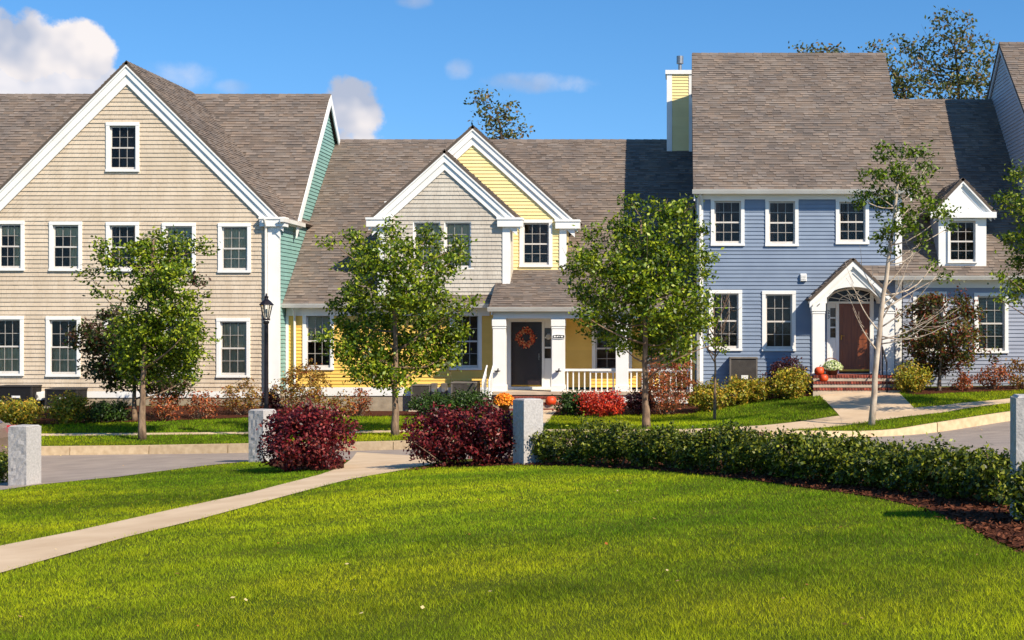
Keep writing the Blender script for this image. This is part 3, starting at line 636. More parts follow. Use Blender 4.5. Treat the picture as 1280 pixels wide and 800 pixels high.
    c = np.array([xat(657.5, Y), yd - .05, zat(422, Y)]); t = rng.uniform(0, 6.283, 420); rr = .235 + rng.normal(0, .045, 420)
    C = c + np.c_[rr * np.cos(t), rng.uniform(-.07, .02, 420), rr * np.sin(t)]; pal = np.array([lin(244, 140, 84)[:3], lin(214, 82, 54)[:3], lin(250, 200, 150)[:3], lin(170, 60, 44)[:3], lin(250, 176, 120)[:3]])
    leaves('foliage', C, np.full(420, .085), pal[rng.integers(0, 5, 420)], wr, out=np.tile((0, -1, .2), (420, 1)), m='flower')
    mb = MB(); n = 24; mb.tube([tuple(c + np.array((.235 * math.cos(6.283 * k / n), -.0, .235 * math.sin(6.283 * k / n)))) for k in range(n + 1)], [.025] * (n + 1), n=6); mb.build('ring', 'bark', wr)
    # house plaque on the post, cup holders, wall lantern
    pl = thing('house_plaque', (xat(698, 43.7), 43.69, zat(425, 43.7)), 'small oval black and white plaque on the porch post', 'sign')
    x_, z_ = xat(698.3, 43.7), zat(420.6, 43.7)
    def oval(w_, h_, y0, y1):
        q = [(x_ + math.copysign(w_ * min(1, 1.12 * abs(math.cos(a))), math.cos(a)), z_ + h_ * math.copysign(abs(math.sin(a)) ** .6, math.sin(a))) for a in np.linspace(0, 6.283, 29)[:-1]]; return MB().prism(q, y0, y1)
    oval(.205, .075, 43.672, 43.698).build('plaque_rim', 'white_trim', pl); oval(.178, .05, 43.664, 43.671).build('plaque_face', 'sign_black', pl)
    for k, (dx, w_, h_, tl) in enumerate(((-.115, .034, .028, 0), (-.03, .03, .026, .02), (.035, .012, .03, .02), (.105, .036, .026, 0))):
        q = [(x_ + dx + w_ * math.cos(a) + tl * math.sin(a), z_ + h_ * math.sin(a)) for a in np.linspace(0, 6.283, 13)[:-1]]; MB().prism(q, 43.658, 43.663).build('plaque_mark', 'white_trim', pl)
    for a in (622, 698):
        o = thing('post_lantern', (xat(a, 43.68), 43.66, zat(466, 43.68)), 'small dark bracket ornament on the %s' % ('porch post left of the dark door' if a < 650 else 'porch post that carries the plaque'), 'bracket', 'brackets on the porch posts')
        x_ = xat(a, 43.68); z_ = zat(465, 43.68); mb = MB(); mb.lathe((x_, 43.58, z_), [(.02, 0), (.09, .02), (.1, .045), (.03, .05)], n=12); mb.tube([(x_, 43.7, z_ + .02), (x_, 43.6, z_ + .02)], [.02, .02]); mb.tube([(x_ + .02, 43.58, z_ + .045), (x_ + .03, 43.58, z_ + .12)], [.03, .015]); mb.build('bracket', 'black_metal', o)
    lx, lz = xat(686, Y), zat(421, Y); o = thing('wall_lantern', (lx, Y - .1, lz), 'white globe lamp on the trim beside the dark door', 'lamp')
    mb = MB(); mb.lathe((lx, Y - .17, lz - .09), [(.03, 0), (.075, .04), (.085, .09), (.07, .15), (.03, .17)], n=14); g = mb.build('globe', 'lamp_glass', o, smooth=True); mb = MB(); mb.tube([(lx, Y - .02, lz + .05), (lx, Y - .17, lz + .09)], [.02, .02]); mb.box(lx - .05, lx + .05, Y - .035, Y - .012, lz, lz + .11); mb.build('arm', 'steel', o)
    # chimney beside the blue roof
    yc = 51.3; a, b, zc0, zc1 = xat(833.5, yc), .36, EYE + 5.6, zat(93, yc); c = MB(); c.box(a + .02, b, yc + .01, yc + 1.1, zc0, zc1)
    ch = c.build('chimney', 'core', h); z = zc0
    while z < zc1 - .01:
        MB().hexa([(a + .19, yc - .022, z), (b - .1, yc - .022, z), (b - .1, yc + .009, z), (a + .19, yc + .009, z), (a + .19, yc - .002, min(z + .11, zc1)), (b - .1, yc - .002, min(z + .11, zc1)), (b - .1, yc + .009, min(z + .11, zc1)), (a + .19, yc + .009, min(z + .11, zc1))]).build('clapboard', 'pale_yellow_clap', ch); z += .11
    boxpart(ch, 'corner_board', 'white_trim', a, a + .188, yc - .03, yc + 1.1, zc0, zc1); boxpart(ch, 'corner_board', 'white_trim', b - .098, b + .02, yc - .03, yc + 1.1, zc0, zc1)
    boxpart(ch, 'chimney_cap', 'white_trim', a - .05, b + .03, yc - .07, yc + 1.15, zc1 + .002, zc1 + .15)
    fx = xat(850, yc + .5); mb = MB(); mb.tube([(fx, yc + .5, zc1 + .16), (fx, yc + .5, zat(76, yc))], [.07, .07], n=10); mb.tube([(fx, yc + .5, zat(76.5, yc)), (fx, yc + .5, zat(67, yc))], [.13, .13], n=10); mb.build('flue_pipe', 'steel', ch)
    return h
# ------------------------------------------------------------------ leaves
def leaves(name, C, size, tint, parent, out=None, m='leaf', up=.35, wide=.55, **kw):
    n = len(C); nr = rng.normal(0, 1, (n, 3)) * .75
    if out is not None: nr += out
    nr[:, 2] += up; nr /= np.linalg.norm(nr, axis=1)[:, None]
    a = np.cross(nr, rng.normal(0, 1, (n, 3))); a /= np.linalg.norm(a, axis=1)[:, None] + 1e-9; b = np.cross(nr, a)
    s = size[:, None]; V = np.empty((n, 4, 3))
    V[:, 0] = C - a * s * .5; V[:, 1] = C + b * s * wide * .5 - nr * s * .08; V[:, 2] = C + a * s * .5 - nr * s * .14; V[:, 3] = C - b * s * wide * .5 - nr * s * .08
    return fast_mesh(name, V.reshape(-1, 3), 4, tint, m, parent, origin=wl(parent), **kw)

yellow_house()
# ------------------------------------------------------------------ blue house with lower wing
def blue_house():
    Y = 44.2; xl, xr = xat(871, Y), xat(1126, Y); ev = (43.85, EYE + 4.14); rd = (49.9, EYE + 9.49); base = zat(482, Y)
    h = thing('blue_house', ((xl + xr) / 2, Y, zat(490, Y)), 'tall blue clapboard house with arched white entry portico and dormered wing', 'house', 'row houses')
    a, b = xat(866.5, 43.85), xat(1141, 43.85)
    slab(h, 'main_roof', (a, *ev), (b, *ev), (a, *rd), (b, *rd), seed=9); slab(h, 'main_roof', (a, 56, ev[1]), (b, 56, ev[1]), (a, *rd), (b, *rd), shingle=False)
    ridge_cap(h, (a, *rd), (b, *rd), .88)
    # gable end walls
    for X in (xl, xr): MB().prism_yz([(Y + .16, base - 1), (55.7, base - 1), (55.7, ev[1] - .1), (49.9, rd[1] - .2), (Y + .16, ev[1] + .1)], X - .05 if X == xr else X, X if X == xr else X + .05).build('side_wall', 'blue_clap', h)
    for X0, X1 in ((a + .02, a + .06), (b - .06, b - .02)):
        for sg in (-1, 1): MB().prism_yz([(49.9 + sg * 6, ev[1] - .34), (49.9, rd[1] - .36), (49.9, rd[1] - .13), (49.9 + sg * 6, ev[1] - .11)], X0, X1).build('rake_board', 'white_trim', h)
    H = windows(h, [(888.5, 930.5, 247, 307.5, 'dim'), (956.5, 998, 247.5, 308, 'dim'), (1044.5, 1086, 248, 305.5, 'dim'), (886, 927.5, 362.5, 438.5, 'dark'), (952.5, 994.5, 363.5, 439, 'dark')], Y)
    en = (xat(1033.5, Y), xat(1092, Y), zat(470, Y), zat(364, Y))
    wall(h, 'F', Y, lambda z: (xl + .2, xr - .18), base, ev[1] - .12, .12, 'blue_clap', H + [en])
    boxpart(h, 'corner_board', 'white_trim', xl, xl + .198, Y - .045, Y + .15, base, ev[1] - .14); boxpart(h, 'corner_board', 'white_trim', xr - .178, xr + .03, Y - .045, Y + .15, base, ev[1] - .14)
    boxpart(h, 'frieze_board', 'white_trim', xl + .2, xr - .18, Y - .055, Y - .029, ev[1] - .27, ev[1] - .06); boxpart(h, 'soffit', 'white_trim', a + .07, b - .07, ev[0] + .02, Y - .003, ev[1] - .12, ev[1] - .09)
    gutter(h, a - .03, b + .03, *ev); downspout(h, xl + .1, Y - .12, base - .4, ev[1] - .06)
    boxpart(h, 'water_table', 'white_trim', xl, xat(1016, Y), Y - .05, Y + .1, base - .2, base - .003); boxpart(h, 'foundation', 'foundation', xl + .01, xr, Y - .02, Y + .2, base - 1.4, base - .203)
    # wing
    Yw = 44.15; we = (43.76, EYE + 1.48); wr = (51.2, EYE + 8.07); wx0, wx1 = xr + .05, 11.25
    slab(h, 'wing_roof', (xr - .05, *we), (wx1, *we), (xr - .05, *wr), (wx1, *wr), seed=12); slab(h, 'wing_roof', (xr, 58.6, we[1]), (wx1, 58.6, we[1]), (xr, *wr), (wx1, *wr), shingle=False); ridge_cap(h, (xr, *wr), (wx1, *wr), .88)
    p0 = xat(1076, we[0]); slab(h, 'pent_roof', (p0, *we), (xr - .06, *we), (p0, Y - .06, we[1] + .885 * (Y - .06 - we[0])), (xr - .06, Y - .06, we[1] + .885 * (Y - .06 - we[0])), seed=13)
    gutter(h, p0, wx1 + .3, *we); boxpart(h, 'soffit', 'white_trim', p0 + .02, wx1, we[0] + .02, Yw - .035, we[1] - .12, we[1] - .09)
    boxpart(h, 'frieze_board', 'white_trim', xr + .06, wx1, Yw - .06, Yw - .029, we[1] - .36, we[1] - .123)
    H = windows(h, [(1141, 1183, 364.5, 441, 'curtain'), (1217.5, 1260, 366, 441.5, 'blind')], Yw)
    wall(h, 'F', Yw, lambda z: (xr + .05, wx1), base - .05, we[1] + .1, .12, 'lavender_clap', H)
    boxpart(h, 'water_table', 'white_trim', xr + .04, wx1, Yw - .05, Yw + .1, base - .25, base - .053); boxpart(h, 'foundation', 'foundation', xr + .04, wx1, Yw - .02, Yw + .2, base - 1.4, base - .253)
    # dormer
    cx, za = xat(1204.5, 43.9), zat(221.5, 43.9); d0, d1 = xat(1173, Yw), xat(1232.5, Yw); zb = zat(333, Yw); zt = zat(271, Yw); 
    vec_window(h, (xat(1184, Yw) + xat(1221, Yw)) / 2, zat(329, Yw), zat(274, Yw), xat(1221, Yw) - xat(1184, Yw), Yw - .05, dress='dark', casing=.06, seed=77)
    wx = (xat(1184, Yw) + .03, xat(1221, Yw) - .03); wz = (zat(329, Yw) + .03, zat(274, Yw) - .03)
    mb = MB(); mb.box(d0, wx[0], Yw - .05, Yw + .05, zb, zt).build('dormer_front', 'white_trim', h); mb = MB(); mb.box(wx[1], d1, Yw - .05, Yw + .05, zb, zt).build('dormer_front', 'white_trim', h)
    mb = MB(); mb.box(wx[0] + .001, wx[1] - .001, Yw - .05, Yw + .05, wz[1], zt - .001).build('dormer_front', 'white_trim', h); mb = MB(); mb.box(wx[0] + .001, wx[1] - .001, Yw - .05, Yw + .05, zb, wz[0]).build('dormer_front', 'white_trim', h)
    for X in (d0 + .02, d1 - .06): boxpart(h, 'dormer_cheek', 'lavender_clap', X, X + .04, Yw + .051, 46.9, EYE + 1.3, zt)
    MB().prism([(d0 - .02, zt - .05), (d1 + .02, zt - .05), (d1 + .02, zt + .02), (cx, za - .12), (d0 - .02, zt + .02)], Yw - .09, Yw - .055).build('pediment', 'white_trim', h)
    gable(h, cx, za, .99, .99, 1.06, 43.98, 47.6, Yw - .03, th=.13, th2=.13, ret=False, seed=60); 
    ze = za - 1.06 * .99; boxpart(h, 'cornice', 'white_trim', cx - 1.02, cx + 1.02, 43.9, Yw - .095, ze - .2, ze - .02)
    # portico
    yp = 43.0; P = lambda px, py: (xat(px, yp), zat(py, yp))
    ax, az = P(1066, 322.5); ex0, ez = P(1012.5, 373); ex1, _ = P(1121, 373); slope = (az - ez) / (ax - ex0)
    c0, cz = P(1033.5, 374.5); c1, _ = P(1100.5, 374.5); _, ct = P(1066, 358.5)
    arch = [((c0 + c1) / 2 - (c1 - c0) / 2 * math.cos(t), cz + (ct - cz) * math.sin(t) ** .9) for t in np.linspace(0, math.pi, 25)]
    # pediment in vertical slices so that the arch stays clean
    bz = P(0, 379)[1]; mb = MB(); t0 = .12
    def top(x): return az - t0 - slope * abs(x - ax)
    X = [ex0 + .05, c0] + [q[0] for q in arch[1:-1]] + [c1, ex1 - .05]; X = sorted(set(X + [ax]))
    def bot(x):
        if x <= c0 or x >= c1: return bz
        return float(np.interp(x, [q[0] for q in arch], [q[1] for q in arch]))
    for xa, xb in zip(X[:-1], X[1:]):
        ba, bb = (bot(xa), bot(xb)) if (xa >= c0 and xb <= c1) else (bz, bz)
        if xa == c0: ba = cz
        if xb == c1 and xa >= c0: bb = cz
        mb.prism([(xa, ba), (xb, bb), (xb, max(top(xb), bb + .01)), (xa, max(top(xa), ba + .01))], yp, yp + .16)
    mb.build('portico_pediment', 'white_trim', h)
    mb = MB()
    for (xa, za_), (xb, zb_) in zip(arch[:-1], arch[1:]): mb.hexa([(xa, yp + .161, za_), (xb, yp + .161, zb_), (xb, Y - .03, zb_), (xa, Y - .03, za_), (xa, yp + .161, za_ + .05), (xb, yp + .161, zb_ + .05), (xb, Y - .03, zb_ + .05), (xa, Y - .03, za_ + .05)])
    mb.build('portico_vault', 'white_trim', h)
    for sg, xe in ((-1, ex0 - .02), (1, ex1 + .02)):
        ze = az - slope * abs(xe - ax)
        slab(h, 'portico_roof', (xe, yp - .1, ze), (xe, Y - .03, ze), (ax, yp - .1, az), (ax, Y - .03, az), seed=70 + sg, thick=.07)
        for off, hh, y0, y1 in ((.1, .16, yp - .085, yp - .04), (.26, .05, yp - .05, yp - .02), (.42, .035, yp - .025, yp - .003)):
            xo = xe - sg * (.0 if off < .2 else .1 if off < .3 else .22)
            q = [(ax, az - off - hh), (xo, az - slope * abs(xo - ax) - off - hh), (xo, az - slope * abs(xo - ax) - off), (ax, az - off)]
            MB().prism(q if sg > 0 else q[::-1], y0, y1).build('rake_board', 'white_trim', h)
    for pa, pb in ((1015.5, 1031), (1103, 1118)): 
        x0, x1 = xat(pa, yp), xat(pb, yp); boxpart(h, 'portico_beam', 'white_trim', x0 - .03, x1 + .03, yp + .162, Y - .03, bz - .0, bz + .24)
        post(h, x0, x1, yp + .0, yp + .36, zat(474 if pa < 1050 else 472, yp), bz - .003)
        MB().box(x0 + .1, x1 - .1, Y - .08, Y - .03, zat(468, Y), bz - .003).build('pilaster', 'white_trim', h)
    # entry: frame, sidelight, fan light, door
    fz = zat(466.5, Y); fr = MB(); x = lambda p: xat(p, Y)
    fr.box(x(1033.6), x(1037.6), Y - .05, Y + .1, fz, zat(377.5, Y)).box(x(1044.6), x(1048.6), Y - .05, Y + .1, fz, zat(377.5, Y)).box(x(1087.2), x(1091.9), Y - .05, Y + .1, fz, zat(364, Y)).box(x(1033.6), x(1087.1), Y - .06, Y + .1, zat(379.5, Y), zat(376.9, Y))
    fr.box(x(1037.7), x(1044.5), Y - .02, Y + .1, fz, zat(422, Y)).box(x(1037.7), x(1044.5), Y - .02, Y + .1, zat(385, Y), zat(379.6, Y))
    for py in (397.3, 409.3): fr.box(x(1037.7), x(1044.5), Y - .01, Y + .08, zat(py + .9, Y), zat(py - .9, Y))
    fo = fr.build('door_frame', 'white_trim', h)
    for p0_, p1_ in ((385.2, 396.2), (398.4, 408.2), (410.4, 421.8)): boxpart(fo, 'pane', 'glass', x(1037.8), x(1044.4), Y + .03, Y + .035, zat(p1_, Y), zat(p0_, Y))
    boxpart(fo, 'room_recess', 'room', x(1033.7), x(1092), Y + .15, Y + .2, fz, zat(355, Y))
    fx0, fx1, fzb, fzt = x(1034), x(1099), zat(376.8, Y), zat(361, Y); fm = (fx0 + fx1) / 2; fw = (fx1 - fx0) / 2; fh = fzt - fzb
    N_ = 24; arc = [(fm - fw * math.cos(t), fzb + fh * math.sin(t)) for t in np.linspace(0, math.pi, N_ + 1)]
    fl = MB().prism([(fm + fw, fzb)] + arc[::-1][1:-1] + [(fm - fw, fzb)], Y - .035, Y - .03).build('fan_light', 'dark_glass', h)
    mb = MB(); mb.tube([(a_, Y - .045, b_) for a_, b_ in arc], [.03] * len(arc), n=6); mb.tube([(fm - fw * .55 * math.cos(t), Y - .045, fzb + fh * .55 * math.sin(t)) for t in np.linspace(0, math.pi, 13)], [.014] * 13, n=5)
    for t in np.linspace(.35, math.pi - .35, 6): mb.tube([(fm - fw * .2 * math.cos(t), Y - .045, fzb + fh * .2 * math.sin(t)), (fm - fw * math.cos(t), Y - .045, fzb + fh * math.sin(t))], [.013, .013], n=5)
    mb.build('fan_muntins', 'white_trim', fl)
    d = MB(); d.box(x(1048.7), x(1087.1), Y + .02, Y + .06, fz + .06, zat(379.7, Y)); dr = d.build('door', 'door_wood', h)
    for q0, q1, w0, w1 in ((383, 424, 1053, 1083), (430, 458, 1053, 1066), (430, 458, 1070, 1083)): boxpart(dr, 'door_panel', 'door_wood', x(w0), x(w1), Y + .008, Y + .019, zat(q1, Y), zat(q0, Y), bevel=.008)
    boxpart(dr, 'kick_plate', 'brass', x(1049), x(1087), Y + .005, Y + .018, fz + .06, fz + .12)
    hx = x(1051.5); hz = zat(421, Y); MB().tube([(hx, Y - .04, hz - .1), (hx, Y - .04, hz + .06)], [.015, .015], n=8).tube([(hx, Y - .04, hz + .03), (hx + .1, Y - .04, hz + .03)], [.014, .012], n=8).box(hx - .015, hx + .015, Y - .04, Y + .019, hz - .01, hz + .02).build('door_handle', 'brass', dr)
    boxpart(h, 'threshold', 'white_trim', x(1034), x(1091), Y - .1, Y + .1, fz - .1, fz - .003)
    # house number, stacked digits on the sidelight frame
    for k, ch in enumerate('23'):
        cu = bpy.data.curves.new('digit', 'FONT'); cu.body = ch; cu.size = .16; cu.extrude = .004; cu.align_x = 'CENTER'; tmp = bpy.data.objects.new('digit_tmp', cu); COL.objects.link(tmp)
        bpy.context.view_layer.update(); me = bpy.data.meshes.new_from_object(tmp.evaluated_get(bpy.context.evaluated_depsgraph_get())); bpy.data.objects.remove(tmp)
        o = bpy.data.objects.new('house_number', me); me.materials.clear(); me.materials.append(MATS['sign_black']); link(o, fo, (x(1035.6), Y - .056, zat(392 + k * 6.2, Y))); o.rotation_euler = (R(90), 0, 0)
    # brick steps
    sx0, sx1 = xat(1016, 42.7), xat(1121, 42.7); lz = zat(468.5, 43); rs = random.Random(3)
    for i in range(3):
        y0 = 42.55 - .3 * i; y1 = (Y - .06) if i == 0 else 42.55 - .3 * (i - 1) - .002; z1 = lz - .175 * i
        o = MB().box(sx0 - .03 * i, sx1 + .03 * i, y0 + .012, y1, z1 - .175 - (.45 if i == 2 else 0) + .003, z1 - .075).build('step', 'concrete', h)
        n = 30; mb = MB(); xa, xb = sx0 - .03 * i, sx1 + .03 * i
        for k in range(n): g = rs.uniform(.45, 1.7); mb.box(xa + (xb - xa) * k / n + .011, xa + (xb - xa) * (k + 1) / n - .011, y0 - .01 + rs.uniform(-.004, .004), min(y1, y0 + .21), z1 - .073, z1 + rs.uniform(-.003, .003), (g, g, g))
        mb.build('brick_edging', 'brick', o, tinted=True, kind='stuff')
        if i == 0: MB().box(sx0, sx1, y0 + .215, Y - .07, z1 - .074, z1 - .004).build('landing', 'brick', h, tinted=True)
    for xx in (xat(1106, 42.4),):
        mb = MB(); mb.tube([(xx, 42.95, lz + .85), (xx, 42.0, lz + .4), (xx, 41.95, lz - .5)], [.025] * 3); mb.tube([(xx, 42.9, lz), (xx, 42.9, lz + .83)], [.02, .02]); mb.build('handrail', 'black_metal', h)
    # white vent box on the wall
    vx, vz = xat(1004, Y), zat(347, Y); o = thing('wall_vent', (vx, Y - .05, vz - .12), 'small white vent box on the blue clapboard wall', 'vent'); mb = MB(); mb.box(vx - .1, vx + .1, Y - .1, Y - .02, vz - .12, vz + .12).build('housing', 'white_trim', o, bevel=.015)
    mb = MB(); [mb.box(vx - .08, vx + .08, Y - .115, Y - .101, vz - .1 + .05 * k, vz - .07 + .05 * k) for k in range(4)]; mb.build('louvre', 'white_trim', o, kind='stuff')
    return h
blue_house()
def grey_house():
    X = 11.2; yr, zr = 49.7, EYE + 9.83; s = .8; ye = 43.7; zev = zr - s * (yr - ye); base = EYE - 2
    h = thing('grey_house', (15, 44, base), 'grey clapboard house end with plain gable beyond the dormered wing', 'house', 'row houses')
    slab(h, 'main_roof', (X - .12, ye, zev), (22, ye, zev), (X - .12, yr, zr), (22, yr, zr), seed=15); slab(h, 'main_roof', (X - .12, 2 * yr - ye, zev), (22, 2 * yr - ye, zev), (X - .12, yr, zr), (22, yr, zr), shingle=False); ridge_cap(h, (X - .12, yr, zr), (22, yr, zr), s)
    wall(h, 'L', X, lambda z: (44.1, 55.3) if z < zev + .2 else (ye + (z - zev + .25) / s, 2 * yr - ye - (z - zev + .25) / s), base, zr - .3, .125, 'grey_clap', (), brk=(zev + .2,))
    for sg in (-1, 1): MB().prism_yz([(yr + sg * 6, zev - .33), (yr, zr - .33), (yr, zr - .1), (yr + sg * 6, zev - .1)], X - .09, X - .04).build('rake_board', 'grey_clap', h)
    wall(h, 'F', 44.1, lambda z: (X + .15, 21.8), base, zev, .125, 'grey_clap', ())
    boxpart(h, 'back_wall', 'core', X + .2, 21.8, 55.2, 55.3, base - 1, zev); gutter(h, X - .12, 22, ye, zev)
    boxpart(h, 'side_wall', 'grey_clap', 21.7, 21.8, 44.3, 55.1, base - 1, zev); boxpart(h, 'foundation', 'foundation', X + .01, 21.8, 44.12, 55, base - 1, base - .003)
grey_house()
# ------------------------------------------------------------------ street things
def pillar(px, py, hpx, rot, s, label, rough_left=True):
    p = hit(px, py, FB); sc = F / p[1]; hgt = hpx / sc; c, sn = math.cos(rot), math.sin(rot)
    o = thing('granite_post', (p[0], p[1], p[2] - .05), label, 'post', 'granite posts along the lawn'); mb = MB(); n = 7; lv = 18; rs = random.Random(int(px))
    def pt(u, v, z, dsp):
        return (p[0] + u * c - v * sn, p[1] + u * sn + v * c, p[2] + z)
    rings = []
    for k in range(lv + 1):
        z = -.05 + (hgt + .05) * k / lv; ring = []
        for side in range(4):
            for i in range(n):
                t = -s / 2 + s * i / n; q = [(t, -s / 2), (s / 2, t), (-t, s / 2), (-s / 2, -t)][side]; d = 0
                if side in (2, 3) and 0 < i: d = rs.uniform(-.011, .008)
                elif 0 < i: d = rs.uniform(-.0015, .0015)
                nx = [(0, -1), (1, 0), (0, 1), (-1, 0)][side]; ring.append(len(mb.v)); jit = rs.uniform(-.004, .004) if side == 3 else 0
                mb.v.append(pt(q[0] + nx[0] * d, q[1] + nx[1] * d + jit, z, 0))
        rings.append(ring)
    m4 = 4 * n
    for k in range(lv):
        for i in range(m4): mb.f.append((rings[k][i], rings[k][(i + 1) % m4], rings[k + 1][(i + 1) % m4], rings[k + 1][i])); mb.t.append((1, 1, 1))
    mb.f.append(tuple(rings[-1])); mb.t.append((1, 1, 1)); mb.build('shaft', 'granite', o)
    mb = MB(); e = s / 2 - .012; q = [pt(a * e, b * e, hgt + .002, 0) for a, b in ((-1, -1), (1, -1), (1, 1), (-1, 1))]; e -= .02; q2 = [pt(a * e, b * e, hgt + .022, 0) for a, b in ((-1, -1), (1, -1), (1, 1), (-1, 1))]; mb.hexa(q + q2).build('cap_face', 'granite', o)
pillar(31, 606, 73, R(75), .40, 'rough granite post standing at the road edge beside the parked car')
pillar(328, 577, 64, R(65), .40, 'rough granite post half covered by a burgundy bush')
pillar(660, 580, 80, R(36), .38, 'granite post between the burgundy bushes and the boxwood hedge')
pillar(1293, 648, 151, R(-5), .38, 'granite post at the wide mulch end of the boxwood hedge')
def lamp_post():
    p = hit(333, 547, FY); sc = F / p[1]; z = lambda py: zat(py, p[1]); x, y = p[0], p[1]
    o = thing('street_lamp', p, 'dark lantern street lamp on a slim post before the tan house corner', 'street lamp'); mb = MB()
    mb.lathe((x, y, p[2] - .02), [(.13, 0), (.13, .18), (.09, .26), (.075, .6), (.055, .65), (.05, z(404) - p[2]), (.075, z(402.5) - p[2]), (.075, z(401) - p[2]), (.05, z(400) - p[2])], n=12); mb.build('post', 'black_metal', o, smooth=False)
    mb = MB(); zb, zt = z(398), z(381.5)
    for k in range(4):
        a = math.pi / 4 + k * math.pi / 2; mb.tube([(x + .075 * math.cos(a), y + .075 * math.sin(a), zb), (x + .16 * math.cos(a), y + .16 * math.sin(a), zt)], [.014, .014], n=5)
    mb.box(x - .075, x + .075, y - .075, y + .075, zb - .05, zb); mb.build('lantern_frame', 'black_metal', o)
    mb = MB(); mb.hexa([(x - .05, y - .05, zb + .003), (x + .05, y - .05, zb + .003), (x + .05, y + .05, zb + .003), (x - .05, y + .05, zb + .003), (x - .11, y - .11, zt - .003), (x + .11, y - .11, zt - .003), (x + .11, y + .11, zt - .003), (x - .11, y + .11, zt - .003)]); mb.build('lantern_glass', 'glass', o)
    mb = MB(); mb.lathe((x, y, zt), [(.19, 0), (.185, .02), (.11, .1), (.05, .15), (.045, .19), (.065, .21), (.025, .24), (.02, .28), (.008, .31)], n=8); mb.build('lantern_roof', 'black_metal', o)
    mb = MB(); mb.lathe((x, y, zb + .02), [(.02, 0), (.02, .1), (.03, .12), (.03, .2), (.015, .22)], n=8); mb.build('bulb', 'lamp_glass', o)
lamp_post()
def ac_unit(px0, px1, ytop, ybase, label, m='ac_grey', name='air_conditioner', back=.5):
    g = hit((px0 + px1) / 2, ybase, FY); Y = g[1]; x0, x1 = xat(px0, Y), xat(px1, Y); z1 = zat(ytop, Y); w = x1 - x0; d = min(w, .8); y0, y1 = Y, Y + d; z0 = g[2] + .06
    o = thing(name, ((x0 + x1) / 2, Y + d / 2, g[2]), label, 'air conditioner', 'air conditioners by the walls'); mb = MB()
    MB().box(x0 - .06, x1 + .06, y0 - .06, y1 + .06, g[2] - .1, z0 - .002).build('pad', 'concrete', o)
    mb.box(x0 + .03, x1 - .03, y0 + .03, y1 - .03, z0, z1 - .06).build('coil', 'ac_dark', o)
    mb = MB(); 
    for q in ((x0, y0), (x1 - .05, y0), (x0, y1 - .05), (x1 - .05, y1 - .05)): mb.box(q[0], q[0] + .05, q[1], q[1] + .05, z0, z1 - .061)
    mb.build('corner_post', m, o, kind='stuff'); mb = MB(); k = z0 + .03
    while k < z1 - .09: mb.box(x0 + .051, x1 - .051, y0 + .008, y0 + .02, k, k + .012); mb.box(x0 + .008, x0 + .02, y0 + .051, y1 - .051, k, k + .012); mb.box(x1 - .02, x1 - .008, y0 + .051, y1 - .051, k, k + .012); k += .03
    mb.build('louvres', m, o, kind='stuff'); MB().box(x0 - .01, x1 + .01, y0 - .01, y1 + .01, z1 - .059, z1).build('top', m, o, bevel=.02)
    MB().box(x0 + w * .42, x0 + w * .66, y0 - .006, y0 + .006, z0 + (z1 - z0) * .42, z0 + (z1 - z0) * .52).build('name_plate', 'white_trim', o)
ac_unit(-4, 40, 482, 511, 'dark air conditioner behind the yellow green shrubs by the tan house', 'ac_dark')
ac_unit(56, 96, 486, 511, 'low dark air conditioner beside the white meter box of the tan house', 'ac_dark')
ac_unit(513.5, 538, 480.5, 515, 'narrow grey air conditioner left of the tall grey meters on the yellow house')
ac_unit(563.5, 596, 477.5, 515, 'wide grey air conditioner behind the yew beside the porch')
ac_unit(912, 947, 446.5, 496, 'grey air conditioner standing by the blue clapboard wall')
for i, (a, b, t, bt, Y, lb) in enumerate(((40.5, 55, 490, 500, 44.2, 'white electric meter box low on the tan wall'), (539.5, 546, 479, 496, 45.0, 'slim grey utility meter between the air conditioners, next to the narrow one'), (552, 558.5, 479, 496, 45.0, 'slim grey utility meter between the air conditioners, next to the wide one'))):
    x0, x1, z0, z1 = xat(a, Y), xat(b, Y), zat(bt, Y), zat(t, Y); o = thing('utility_meter', ((x0 + x1) / 2, Y, z0), lb, 'meter', 'meters on the house walls'); xm = (x0 + x1) / 2
    MB().box(x0, x1, Y - .12, Y + .19 if i else Y + .2, z0, z1).build('box', 'white_trim' if i == 0 else 'ac_grey', o, bevel=.012); mb = MB(); mb.tube([(xm, Y - .2, (z0 + z1) / 2), (xm, Y - .121, (z0 + z1) / 2)], [min(.06, (x1 - x0) * .4)] * 2, n=12); mb.build('dial', 'steel', o); mb = MB(); mb.tube([(xm, Y + .02, z0 - .5), (xm, Y + .02, z0 - .002)], [.025, .025]); mb.build('conduit', 'steel', o)
def pumpkin(x, y, z, r, label):
    o = thing('pumpkin', (x, y, z), label, 'pumpkin', 'pumpkins by the doors'); pr = [(r * .35, .02 * r), (r * .75, .1 * r), (r * .98, .45 * r), (r, .8 * r), (r * .9, 1.2 * r), (r * .6, 1.5 * r), (r * .25, 1.55 * r), (r * .1, 1.48 * r)]
    MB().lathe((x, y, z), pr, n=32, lobes=16, lobe=.08).build('rind', 'pumpkin', o, smooth=True); MB().tube([(x, y, z + 1.45 * r), (x + .1 * r, y, z + 1.75 * r), (x + .3 * r, y - .05 * r, z + 1.95 * r)], [.14 * r, .1 * r, .09 * r]).build('stalk', 'stem', o)
pumpkin(xat(688.5, 42.95), 42.98, zat(487, 45.1) - .37 + .002 + .0, .17, 'red orange pumpkin on the steps by the dark door')
pumpkin(xat(1024.5, 42.7), 42.72, zat(468.5, 43) - .0, .16, 'round orange pumpkin on the brick landing, the upper of two')
pumpkin(xat(1030, 42.3), 42.36, zat(468.5, 43) - .175, .135, 'small orange pumpkin on the brick step below the other')
